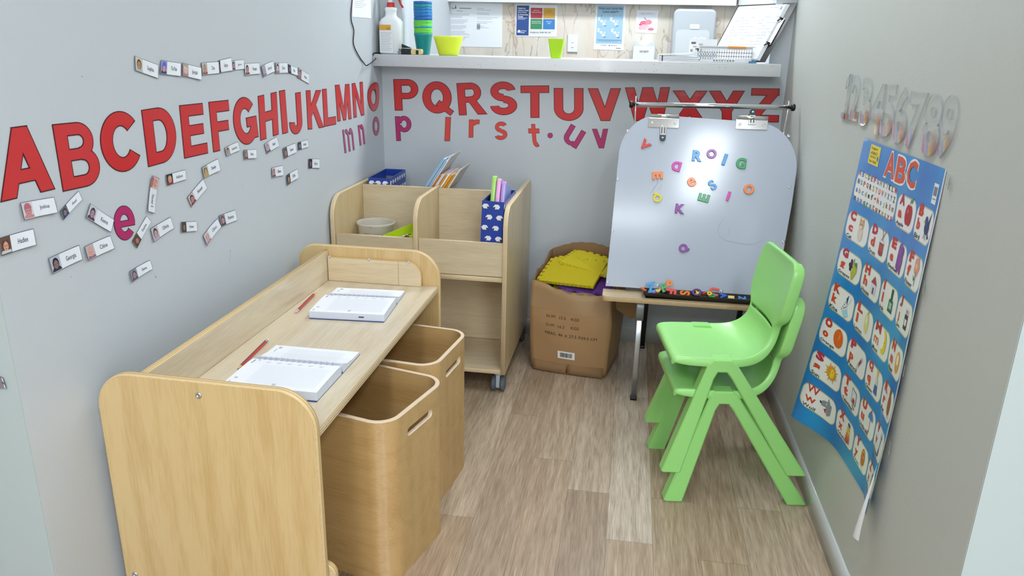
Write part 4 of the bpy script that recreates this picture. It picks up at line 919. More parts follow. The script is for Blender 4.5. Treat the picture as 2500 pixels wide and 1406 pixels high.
M_mag = mat('magenta_card', '#b32a68', 0.35, coat=.4); M_org = mat('orange_red_card', '#dc4436', 0.35, coat=.4); M_dk = mat('letter_outline', '#241620', 0.5); M_mut = mat('mauve_card', '#a8456f', .35, coat=.4)
G2 = 'small lower-case letters on the walls'
for ch_, mm_, lb, pp in (('m', M_mut, 'mauve lower-case letter m on the left wall under the red M', [(2216, 842), (2232, 992), (2297, 970)]), ('n', M_mag, 'crimson lower-case letter n on the left wall under the red N', [(2316, 812), (2330, 945), (2366, 930)]),
                         ('o', M_mut, 'mauve lower-case letter o on the left wall beside the corner', [(2410, 760), (2416, 886), (2460, 872)])):
    a = Z1(*pp); wall_letter(ch_, a[0], a[1], a[2], 0, XL, (1, 0, 0), mm_, M_dk, lb, G2, off=.03)
a = [(x*.32, 400+y*.32) for x, y in ((852, 330), (880, 600), (1040, 565))]
wall_letter('e', *a, 0, XL, (1, 0, 0), M_mag, M_dk, 'big crimson lower-case letter e among the name cards on the left wall', G2, off=.05)
for ch_, mm_, lb, pp in (('p', M_mag, 'magenta lower-case letter p on the back wall under the red P', [(438, 1088), (452, 1322), (602, 1320)]), ('l', M_org, 'orange-red upright bar letter l on the back wall under the red Q', [(912, 1097), (903, 1323), (955, 1324)]),
                         ('r', M_org, 'orange-red lower-case letter r on the back wall under the red R', [(1133, 1120), (1130, 1290), (1230, 1290)]), ('s', M_org, 'orange-red lower-case letter s on the back wall under the red S', [(1378, 1140), (1374, 1312), (1492, 1312)]),
                         ('t', M_org, 'orange-red lower-case letter t on the back wall under the red T', [(1684, 1163), (1702, 1378), (1806, 1378)]), ('u', M_mag, 'magenta lower-case letter u tilted clockwise on the back wall', [(2090, 1160), (1996, 1318), (2138, 1398)]),
                         ('v', M_mag, 'magenta lower-case letter v on the back wall left of the whiteboard', [(2286, 1208), (2300, 1390), (2452, 1390)])):
    a = Z2(850, *pp); wall_letter(ch_, a[0], a[1], a[2], 1, YB, (0, -1, 0), mm_, M_dk, lb, G2, off=.03)
P = on(850+1895*q2, 1270*q2, 1, YB-.0005); f = lambda u, v, w=0.0: (P[0]+u, P[1]-w, P[2]+v)
mb = MB(); disc(mb, f, 0, 0, .0118, .0118, M_dk, .0006, 20); disc(mb, f, 0, 0, .0105, .0105, M_mag, .0010, 20); obj('paper_dot', mb, label='small round magenta dot between the letters t and u on the back wall', cat='dot')

# ------------------------------------------------------------------ name cards
M_ink = ink('#4b4f57'); M_cb2 = ink('#50555c')
SK = '#d9a795'
def portrait(mb, f, x0, x1, bgc, hair, top, skin=SK, hat=None, o=.0010):
    """small child's photo in the card frame between x0 and x1"""
    rect(mb, f, x0, x1, .02, .98, ink(bgc), o); cx, rx = (x0+x1)/2, (x1-x0)/2
    disc(mb, f, cx, .06, rx*.95, .30, ink(top), o+.0001, 12, 0, 180)
    disc(mb, f, cx, .52, rx*.66, .36, ink(hair), o+.0002, 14); disc(mb, f, cx, .45, rx*.48, .27, ink(skin), o+.0003, 14)
    if hat: disc(mb, f, cx, .60, rx*.72, .33, ink(hat), o+.0004, 12, 0, 180)
    for s in (-.2, .2): disc(mb, f, cx+s*rx, .48, rx*.08, .035, ink('#3a2c2a'), o+.0005, 6)
    disc(mb, f, cx, .32, rx*.16, .025, ink('#a5545a'), o+.0005, 6)
def name_card(quad, body, label, ph, k=0, val=None, n=(1, 0, 0), lift=.003, fs=.0, px1=.30, rot=False):
    val = XL if val is None else val; c = [on(x, y, k, val) for x, y in quad]; f0 = quadmap(c[0], c[1], c[2], c[3], n, .0008)
    f = lambda u, v, w=0.0: f0(u, v, w+lift*((2*u-1)**2*.6+(1-v)*.5))
    mb = MB(); NX = 6
    for i in range(NX): slab(mb, f, i/NX, (i+1)/NX, 0, 1, 0, .0006, M_cb2)
    for i in range(NX):
        a, b = max(.012, i/NX), min(.988, (i+1)/NX); rect(mb, f, a, b, .03, .97, M_lam, .0008)
    if ph: portrait(mb, f, .015, px1, *ph)
    w_ = min(.30, .050*len(body)) if len(body) < 6 else .042*len(body)
    cxx = (px1+1)/2; gtext(mb, body, M_ink, lambda u, v, w: f(u, v, .0013), off=.004, fit=(cxx-w_/2*1.1, cxx+w_/2*1.1, .36-(.10 if any(ch in body for ch in 'jpgy') else 0), .66))
    return obj('name_card', mb, label=label, cat='name card', group='laminated name cards on the left wall')
qa = lambda ox, oy, s, *pp: [(ox+x*s, oy+y*s) for x, y in pp]
A_ = lambda *p: qa(300, 120, .104, *p); B_ = lambda *p: qa(560, 120, .088, *p); C_ = lambda *p: qa(530, 320, .108, *p); D_ = lambda *p: qa(0, 400, .32, *p); E_ = lambda *p: qa(0, 0, .3769, *p)
WV = 'in the row above the letters'
CARDS = [
 (A_((255,155),(808,365),(800,690),(262,500)), 'Sophia', f'name card with a brown-haired child in yellow, leftmost {WV}', ('#c9c8b0', '#5a4030', '#b0bcc8', '#b98c70')),
 (A_((868,255),(1338,325),(1320,640),(832,580)), 'Te Pae', f'name card with a blue-capped child, second {WV}', ('#9a9cc8', '#3b3f8f', '#34304a', '#d9a0a0', '#4a64d8')),
 (A_((1365,312),(1812,430),(1803,725),(1352,620)), 'Jorjah', f'name card with a pale blond child, third {WV}', ('#b59a98', '#d9cdc2', '#b07f8e', '#e3b39e')),
 (A_((1815,315),(2225,290),(2235,570),(1840,612)), 'Zoe', f'name card with a sandy-haired child, fourth {WV}', ('#b9b8b2', '#a58a70', '#8e4a44', '#c98c74')),
 (E_((1408,392),(1490,372),(1497,458),(1412,472)), 'Aarya', f'name card with only a dark photo edge, fifth {WV}', ('#2c1c28', '#1c1418', '#301a2a', '#b07a72')),
 (B_((20,315),(380,290),(385,550),(25,598)), 'Jason', f'name card with a child in a navy top, sixth {WV}', ('#a8b4b4', '#33262a', '#2b3190', '#c98a78')),
 (B_((385,400),(800,372),(820,685),(400,730)), 'Vinaya', f'name card with a black-haired child, seventh {WV}', ('#e0e4ea', '#15171c', '#7a3348', '#c48a86')),
 (B_((850,470),(1180,322),(1220,620),(905,775)), 'Israel', f'mauve-toned name card tilted upward, eighth {WV}', ('#a5a6b4', '#8d8698', '#8d6f86', '#c6a0a8')),
 (B_((1250,372),(1590,372),(1595,660),(1252,675)), 'Zara', f'name card with a pale long-haired child, ninth {WV}', ('#b4a4ae', '#2a1e24', '#9a6a78', '#e0c4c6')),
 (B_((1600,410),(1865,515),(1860,735),(1602,650)), 'Nya', f'small dark-photo name card, last but one {WV}', ('#3a3450', '#1a1722', '#2a2436', '#9a7c8c')),
 (B_((1900,505),(2208,712),(2185,965),(1862,780)), 'Anna', f'steep name card with a child in red, rightmost {WV}', ('#a8a4b0', '#3d3c46', '#b0505e', '#c08c8c')),
 (C_((150,380),(445,240),(485,435),(185,570)), 'Samantha', 'name card with a child in pale blue, tucked under the red G', ('#c0b4a8', '#3a2c28', '#8d98d8', '#caa088')),
 (C_((575,425),(862,412),(858,610),(582,632)), 'Isla', 'small level name card with a dark-haired child in maroon, below the red G', ('#86857f', '#3a2a28', '#6f2c3a', '#c48e84')),
 (C_((1050,290),(1330,122),(1382,340),(1105,512)), 'Adam', 'name card with a grey-mauve photo touching the foot of the red H', ('#c4b8c2', '#8e7f90', '#5c4454', '#c9a4ae')),
 (C_((1465,390),(1745,268),(1768,480),(1492,620)), 'Xavier', 'name card below the red I and J with a child before a green-grey background', ('#5c6c68', '#2b2a2c', '#8b4252', '#b87e80')),
 (C_((1810,255),(2035,192),(2048,360),(1818,430)), 'Holly', 'small name card with a speckled grey-blue photo under the red J', ('#4a525c', '#23272c', '#3c454e', '#8d8f94')),
 (C_((1215,828),(1465,775),(1478,1000),(1222,1055)), 'Blake', 'name card with a reddish photo, left of the lower pair below the red H', ('#d3cdd4', '#7a4c52', '#6a3440', '#c58a88')),
 (C_((1545,1000),(1795,852),(1810,1058),(1558,1222)), 'Ella', 'name card tilted upward, right one of the lower pair below the red I', ('#3c4244', '#2a2420', '#7a4a3c', '#c4906c')),
 (C_((2055,625),(2305,628),(2298,838),(2048,835)), 'Kyrra', 'small level name card with an almost black photo, furthest right on the left wall', ('#1d1d22', '#141318', '#3a2230', '#96686c')),
 (D_((142,297),(400,252),(425,372),(168,428)), 'Joshua', 'name card with a child in a pink brimmed hat directly below the red A', ('#d8d0d4', '#b7707e', '#c98c94', '#cf948e', '#bb6a7a')),
 (D_((448,362),(592,205),(617,272),(472,430)), 'Axel', 'steeply tilted name card with a dark blue photo below the red B', ('#5a6a6a', '#2b2f3a', '#2c3c78', '#8f7a78')),
 (D_((680,300),(862,425),(833,522),(642,408)), 'Keeva', 'name card sloping down to the crimson letter e, with a dark-haired child', ('#c4ccd8', '#38384a', '#5a3450', '#b98e96')),
 (D_((-26,568),(242,493),(258,618),(-12,702)), 'Hadlee', 'name card with a smiling brown-haired child, cut by the left picture edge', ('#6a4c40', '#4c3226', '#c9cfd8', '#d9a288')),
 (D_((360,720),(595,618),(618,728),(388,840)), 'Georgia', 'large name card with a black-haired child, lowest on the left below the hat card', ('#b4bcc8', '#1d1c24', '#2f2c3a', '#8a6c70')),
 (D_((633,632),(830,545),(860,645),(658,740)), 'Chloe', 'name card with a pink-faced baby photo to the left below the crimson e', ('#c4b2b6', '#c8a49c', '#8c6a88', '#dca79c')),
 (D_((1000,592),(1112,395),(1145,440),(1035,645)), 'Sophie', 'narrow steep name card with a brown photo just right of the crimson e', ('#5e4a3c', '#5a3c2c', '#3c3c3a', '#b27a62')),
 (D_((1138,495),(1293,405),(1316,490),(1162,597)), 'Olivia', 'name card with a long dark-haired child, right of the steep card beside the e', ('#c0bcc4', '#3c3038', '#b4a4b8', '#c9a4a0')),
 (D_((1207,112),(1172,378),(1112,362),(1146,88)), 'Xavier S', 'name card hanging vertically with its photo on top, above the crimson e', ('#d4b4b0', '#c08a7c', '#b54c4c', '#dc9c8c')),
 (D_((1257,85),(1407,45),(1412,118),(1265,165)), 'Addison', 'name card with a blond child in red on black, below the red D', ('#1d1a1c', '#c49c6c', '#b02c38', '#cf9c88')),
 (E_((1300,1085),(1405,1027),(1418,1105),(1312,1155)), 'Xavier', 'name card with a brown-haired child before green, below the red E', ('#a8b090', '#4a3428', '#c49a4a', '#d3a284')),
 (D_((1422,255),(1543,113),(1573,185),(1452,332)), 'Nevaeh', 'steeply tilted name card with a maroon photo below the one with green background', ('#c8b4b4', '#4c2c34', '#7a3444', '#b88a88')),
 (D_((1375,443),(1492,438),(1493,512),(1375,523)), 'Hunter', 'level name card with a brown shadowy photo, alone right of the row by the e', ('#4a4238', '#3a3028', '#3a4058', '#93765e')),
 (D_((1540,548),(1650,415),(1675,480),(1568,625)), 'Chloe', 'steep name card with a baby photo touching the card with a dark-haired baby', ('#cfc4cc', '#a48c90', '#b07c84', '#d9a8a4')),
 (D_((1663,395),(1788,350),(1802,430),(1678,480)), 'Braxton', 'name card with a bald baby in dark clothes, rightmost of the lower group', ('#8d7f90', '#5c4a52', '#4a3848', '#c49498')),
 (D_((978,820),(1135,733),(1152,800),(993,903)), 'Emma', 'name card with a grey mottled photo, lowest of all on the left wall', ('#8a8c98', '#4a4650', '#6a4c5c', '#a08c90')),
]
for i, (qd, body, lb, ph) in enumerate(CARDS): name_card(qd, body, lb, ph, lift=.002+.0025*((i*37) % 5)/5, px1=.33 if i not in (4,) else .12)
o_ = name_card([(-34, 906), (10, 921), (20, 946), (-22, 946)], 'Mia', 'corner of a name card on the white wall end at the far left picture edge', ('#8a7c84', '#3a2a2c', '#6a3c48', '#c49a94'), k=1, val=1.127, n=(0, -1, 0), px1=.9)
o_['group'] = 'laminated name card on the wall end'

# notice on the left wall and charger cable
c = [on(x, y, 0, XL) for x, y in ((861, -62), (904, -52), (905, 45), (859, 41))]; f = quadmap(c[0], c[1], c[2], c[3], (1, 0, 0), .001); mb = MB(); slab(mb, f, 0, 1, 0, 1, 0, .0006, M_paper)
for k in range(9): rect(mb, f, .12, .75-.1*(k % 3), .60-k*.045, .61-k*.045, ink('#b4bac6'), .0009)
rect(mb, f, .1, .75, .66, .74, ink('#9aa0ac'), .0009); obj('wall_notice', mb, label='white printed notice taped high on the left wall beside the cable', cat='notice')
cb_ = [(862, -40), (860, 0), (857, 31), (858, 52), (864, 75), (863, 108), (877, 138), (887, 152)]
pts = [on(x, y, 0, XL+.004) for x, y in cb_]+[on(893, 159.5, 0, XL+.012), on(899, 158, 0, XL+.03), on(917, 143, 1, 3.195), on(910, 134, 1, 3.20)+np.array([0, 0, .004]), on(921, 129, 1, 3.24), on(933, 131, 1, 3.262)]
obj('charger_cable', MB().tube(bezier(pts, 6), .0022, M_black, 8), label='thin black cable hanging down the left wall and onto the counter', cat='cable')

# ------------------------------------------------------------------ clear plastic numbers on the right wall
def number_material():
    mm = mat('clear_number_plastic', '#dfe6ea', 0.08, alpha=1.0); nt = mm.node_tree; N, L, b = nodes_of(mm)
    uv = N.new('ShaderNodeUVMap'); sp = N.new('ShaderNodeSeparateXYZ'); L.new(uv.outputs[0], sp.inputs[0])
    x = mathn(nt, 'FRACT', mathn(nt, 'MULTIPLY', mathn(nt, 'ADD', sp.outputs[0], mathn(nt, 'MULTIPLY', sp.outputs[1], .25)), 1.0))
    col = ramp(nt, x, [(0.0, '#3f8f78'), (0.12, '#cfd6da'), (0.25, '#c8305e'), (0.38, '#c9b2cf'), (0.5, '#8fa2dc'), (0.62, '#e2c63a'), (0.76, '#d9781f'), (0.9, '#b8572c')])
    f = ramp(nt, sp.outputs[1], [(0.0, '#ffffff'), (0.30, '#e0e0e0'), (0.50, '#000000')])
    mx = N.new('ShaderNodeMix'); mx.data_type = 'RGBA'; L.new(f, mx.inputs[0]); mx.inputs[6].default_value = lin('#e2eaee'); L.new(col, mx.inputs[7]); L.new(mx.outputs[2], b.inputs['Base Color'])
    al = mathn(nt, 'ADD', mathn(nt, 'MULTIPLY', f, 0.62), 0.10); L.new(al, b.inputs['Alpha'])
    return mm
M_num = number_material(); M_numE = mat('clear_plastic_edge', '#9aa2aa', .12, alpha=.42)
Z3 = lambda *pp: [(2000+x*.1991, 150+y*.1991) for x, y in pp]
NUMS = [('1', (365, 150), (285, 690), (378, 722)), ('2', (442, 160), (383, 705), (482, 740)), ('3', (565, 190), (500, 775), (620, 806)), ('4', (700, 270), (612, 870), (765, 912)), ('5', (838, 280), (755, 910), (905, 940)),
        ('6', (985, 318), (905, 985), (1060, 1022)), ('7', (1155, 365), (1050, 1050), (1250, 1110)), ('8', (1355, 388), (1250, 1130), (1455, 1190)), ('9', (1575, 402), (1435, 1165), (1625, 1225))]
for ch_, TL, BL, BR in NUMS:
    a = Z3(TL, BL, BR); f = affine_px(a[0], a[1], a[2], 0, XR, (-1, 0, 0), .0012); mb = MB()
    if ch_ == '1':
        sh_, bb = letter_shapes('1')
        for i_, q_ in enumerate(sh_):
            pp_ = [((x-bb[0])/(bb[1]-bb[0]), (y-bb[2])/(bb[3]-bb[2])) for x, y in q_]; n_ = len(pp_)
            a_ = sum(pp_[j][0]*pp_[(j+1) % n_][1]-pp_[(j+1) % n_][0]*pp_[j][1] for j in range(n_)); pp_ = pp_[::-1] if a_ < 0 else pp_
            mb.add([f(u, v, .0045) for u, v in pp_], [tuple(range(n_))], M_num, uvs=[pp_])
            mb.add([f(u, v, w) for w in (0.0, .0045) for u, v in pp_], [(j, (j+1) % n_, n_+(j+1) % n_, n_+j) for j in range(n_)], M_numE)
        obj('plastic_number', mb, label='clear plastic number 1 with a rainbow foot on the right wall', cat='number', group='clear plastic numbers above the alphabet poster'); continue
    vs, fs = glyph(ch_, 0.035, .01, 0, 8); lo, hi = vs.min(0), vs.max(0); P = [((v[0]-lo[0])/(hi[0]-lo[0]), (v[1]-lo[1])/(hi[1]-lo[1]), v[2]) for v in vs]
    W3 = [f(u, v, .0045 if w > 0 else 0.0) for u, v, w in P]
    front = [t for t in fs if all(P[i][2] > 0 for i in t)]; sides = [t for t in fs if not all(P[i][2] > 0 for i in t) and not all(P[i][2] < 0 for i in t)]
    mb.add(W3, front, M_num, uvs=[[(P[i][0], P[i][1]) for i in t] for t in front]); mb.add(W3, sides, M_numE)
    obj('plastic_number', mb, label=f'clear plastic number {ch_} with a rainbow foot on the right wall', cat='number', group='clear plastic numbers above the alphabet poster')

# ------------------------------------------------------------------ alphabet poster
PY1, PW, PZ1, PZ0 = 2.118, 0.545, 1.090, 0.272
def pf(u, v, w=0.0):
    """u 0 left .. 1 right, v 0 top .. 1 bottom; left edge curls away from the wall towards the bottom"""
    u = u+.3*u*(1-u)
    z = PZ1-(PZ1-PZ0)*v + .028*max(0, min(1, (u-.2)/.6))*max(0, (v-.9)/.1) - .004*math.sin(u*3.1)*0
    kk = [(0, .003), (.11, .007), (.23, .013), (.35, .020), (.48, .029), (.60, .038), (.72, .049), (.84, .061), (1.0, .080)]
    e = np.interp(v, [a for a, _ in kk], [b for _, b in kk]); wd_ = .34-.17*v
    off = e*math.exp(-(u/wd_)**1.6)+.0025+.022*(v**1.6)*max(0, (u-.82)/.18)+.0015*math.sin(9*v+5*u)*(1-v*.3)
    du = 1e-3; offd = e*math.exp(-((u+du)/wd_)**1.6)+.0025
    sl = (offd-e*math.exp(-(u/wd_)**1.6)-.0025)/(du*PW)
    nn = np.array([-1, sl*(-1)*-1, 0]); nn = nn/np.linalg.norm(nn)
    return (XR-off+nn[0]*w, PY1-PW*u+nn[1]*w*1.0, z)
def poster_material():
    mm = mat('poster_sheet', '#1d7fc9', 0.3, coat=.25); nt = mm.node_tree; N, L, b = nodes_of(mm)
    uv = N.new('ShaderNodeUVMap'); sp = N.new('ShaderNodeSeparateXYZ'); L.new(uv.outputs[0], sp.inputs[0]); u, v = sp.outputs[0], sp.outputs[1]
    V0, DV, U0, DU = .0885, .1235, .012, .243
    def rbox(cx, cy, hx, hy, r):
        ax = mathn(nt, 'MAXIMUM', mathn(nt, 'SUBTRACT', mathn(nt, 'ABSOLUTE', mathn(nt, 'SUBTRACT', u if not isinstance(cx, tuple) else cx[0], cx if not isinstance(cx, tuple) else cx[1])), hx-r), 0)
        ay = mathn(nt, 'MAXIMUM', mathn(nt, 'SUBTRACT', mathn(nt, 'ABSOLUTE', mathn(nt, 'SUBTRACT', v if not isinstance(cy, tuple) else cy[0], cy if not isinstance(cy, tuple) else cy[1])), hy-r), 0)
        ay = mathn(nt, 'MULTIPLY', ay, 1.5)
        return mathn(nt, 'SUBTRACT', mathn(nt, 'SQRT', mathn(nt, 'ADD', mathn(nt, 'MULTIPLY', ax, ax), mathn(nt, 'MULTIPLY', ay, ay))), r)
    cu = mathn(nt, 'FRACT', mathn(nt, 'DIVIDE', mathn(nt, 'SUBTRACT', u, U0), DU)); cv = mathn(nt, 'FRACT', mathn(nt, 'DIVIDE', mathn(nt, 'SUBTRACT', v, V0), DV))
    cus, cvs = mathn(nt, 'MULTIPLY', cu, DU), mathn(nt, 'MULTIPLY', cv, DV)
    d = rbox((cus, DU/2), (cvs, DV/2), DU/2-.010, DV/2-.006, .042)
    below = mathn(nt, 'GREATER_THAN', v, V0+DV); right = mathn(nt, 'GREATER_THAN', u, U0+2*DU); inr = mathn(nt, 'MULTIPLY', mathn(nt, 'LESS_THAN', v, V0+7*DV), mathn(nt, 'LESS_THAN', u, U0+4*DU))
    first = mathn(nt, 'MULTIPLY', mathn(nt, 'GREATER_THAN', v, V0), right)
    ok = mathn(nt, 'MULTIPLY', mathn(nt, 'MAXIMUM', below, first), mathn(nt, 'MULTIPLY', inr, mathn(nt, 'GREATER_THAN', u, U0)))
    m1 = mathn(nt, 'MULTIPLY', mathn(nt, 'LESS_THAN', d, 0.0), ok); e1 = mathn(nt, 'MULTIPLY', mathn(nt, 'LESS_THAN', d, 0.005), ok)
    d2 = rbox(U0+DU, V0+DV/2-.004, DU-.012, DV/2-.004, .042); m2 = mathn(nt, 'LESS_THAN', d2, 0.0); e2 = mathn(nt, 'LESS_THAN', d2, 0.005)
    wm = mathn(nt, 'MAXIMUM', m1, m2); em = mathn(nt, 'MAXIMUM', e1, e2); bd = mathn(nt, 'GREATER_THAN', u, .984)
    nz = N.new('ShaderNodeTexNoise'); nz.inputs['Scale'].default_value = 3; L.new(uv.outputs[0], nz.inputs['Vector'])
    base = ramp(nt, nz.outputs['Fac'], [(.35, '#1470c4'), (.65, '#2a94d6')])
    def mix(f_, a, b_):
        x = N.new('ShaderNodeMix'); x.data_type = 'RGBA'; L.new(f_, x.inputs[0])
        for s_, k in ((a, 6), (b_, 7)):
            if isinstance(s_, str): x.inputs[k].default_value = lin(s_)
            else: L.new(s_, x.inputs[k])
        return x.outputs[2]
    c_ = mix(em, base, '#c9b98a'); c_ = mix(wm, c_, '#f1f0ec'); c_ = mix(bd, c_, '#e9e9ea'); L.new(c_, b.inputs['Base Color']); return mm
mb = MB(); NU, NV = 56, 60; vs = [pf(i/NU, j/NV) for j in range(NV+1) for i in range(NU+1)]
fs = [(j*(NU+1)+i, (j+1)*(NU+1)+i, (j+1)*(NU+1)+i+1, j*(NU+1)+i+1) for j in range(NV) for i in range(NU)]
uvs = [[(i/NU, j/NV), (i/NU, (j+1)/NV), ((i+1)/NU, (j+1)/NV), ((i+1)/NU, j/NV)] for j in range(NV) for i in range(NU)]
mb.add(vs, fs, poster_material(), uvs=uvs, smooth=True)
AW = lambda u, v, w=0.0: pf(u, v, .0005+w)
IV = lambda fit: (fit[0], fit[1], fit[3], fit[2])
def ptext(s_, m_, u0, u1, v0, v1, off=.03, lay=.0004): gtext(mb, s_, m_, lambda x, y, z: pf(x, y, lay), off=min(off, .012) if ('M' in s_ or 'W' in s_ or 'm' in s_ or 'w' in s_) else off, fit=(u0, u1, v1, v0), res=(6 if off >= .05 and lay < .001 and s_ in 'ABC' else 2))
# title
for k, (ch_, u0, v0) in enumerate((('A', .305, .004), ('B', .430, .006), ('C', .555, .003))):
    ptext(ch_, ink('#f3f1ee'), u0-.006, u0+.122, v0, v0+.082, off=.05, lay=.0004); ptext(ch_, ink('#dd5a38'), u0+.002, u0+.114, v0+.005, v0+.077, off=.03, lay=.0008)
f2 = lambda x, y, w=0.0: pf(x, y, w); rect(mb, lambda x, y, w: pf(x, y, .0005), .105, .225, .008, .066, ink('#ecd744'))
for k, s_ in enumerate(('English', 'ABC', 'Alphabet', 'for kids')): ptext(s_, ink('#8a7a2c'), .118, .19+.01*(k % 2), .014+k*.0125, .023+k*.0125, off=.01, lay=.0008)
disc(mb, pf, .208, .044, .007, .008, ink('#3a62b0'), .0009, 8)
rect(mb, lambda x, y, w: pf(x, y, .0005), .895, .955, .040, .090, ink('#e9ecee')); 
for k in range(9): rect(mb, lambda x, y, w: pf(x, y, .0008), .904+k*.0048, .9065+k*.0048, .048, .070, ink('#6f757c'))
rect(mb, lambda x, y, w: pf(x, y, .0008), .904, .946, .077, .079, ink('#6f757c'))
cols_ = ['#d8582c', '#3f7fd0', '#c9b04a', '#3f8a54', '#c03c6c', '#a04828', '#7a6cc0', '#98a48c', '#50a0b4', '#a8b498', '#2c3038', '#3a7a50', '#d8483c']
for r, row in enumerate(('ABCDEFGHIJKLM', 'NOPQRSTUVWXYZ', 'abcdefghijklm', 'nopqrstuvwxyz')):
    for k, ch_ in enumerate(row):
        u0 = .038+k*.0345; v0 = .097+r*.0262; ds = {'g': .004, 'j': .004, 'p': .004, 'q': .004, 'y': .004}.get(ch_, 0); hi_ = .017 if r < 2 or ch_ in 'bdfhklt' else .0125
        wd2 = .010 if ch_ in 'IijlJ' else .021
        ptext(ch_, ink(cols_[(k*(1 if r % 2 == 0 else 5)+r*3) % 13] if k or r % 2 == 0 else '#1c2450'), u0+(.021-wd2)/2, u0+(.021+wd2)/2, v0+.017-hi_, v0+.017+ds, off=.03)
WORDS = dict(A='Apple', B='Bird', C='Cat', D='Drum', E='Elephant', F='Flower', G='Grapes', H='House', I='Ink', J='Jam', K='Kite', L='Lemon', M='Moon', N='Nest', O='Orange', P='Pencil', Q='Queen', R='Rat', S='Sun', T='Television', U='Umbrella', V='Vacuum', W='Wolf', X='Xylophone', Y='Yo-yo', Z='Zebra')
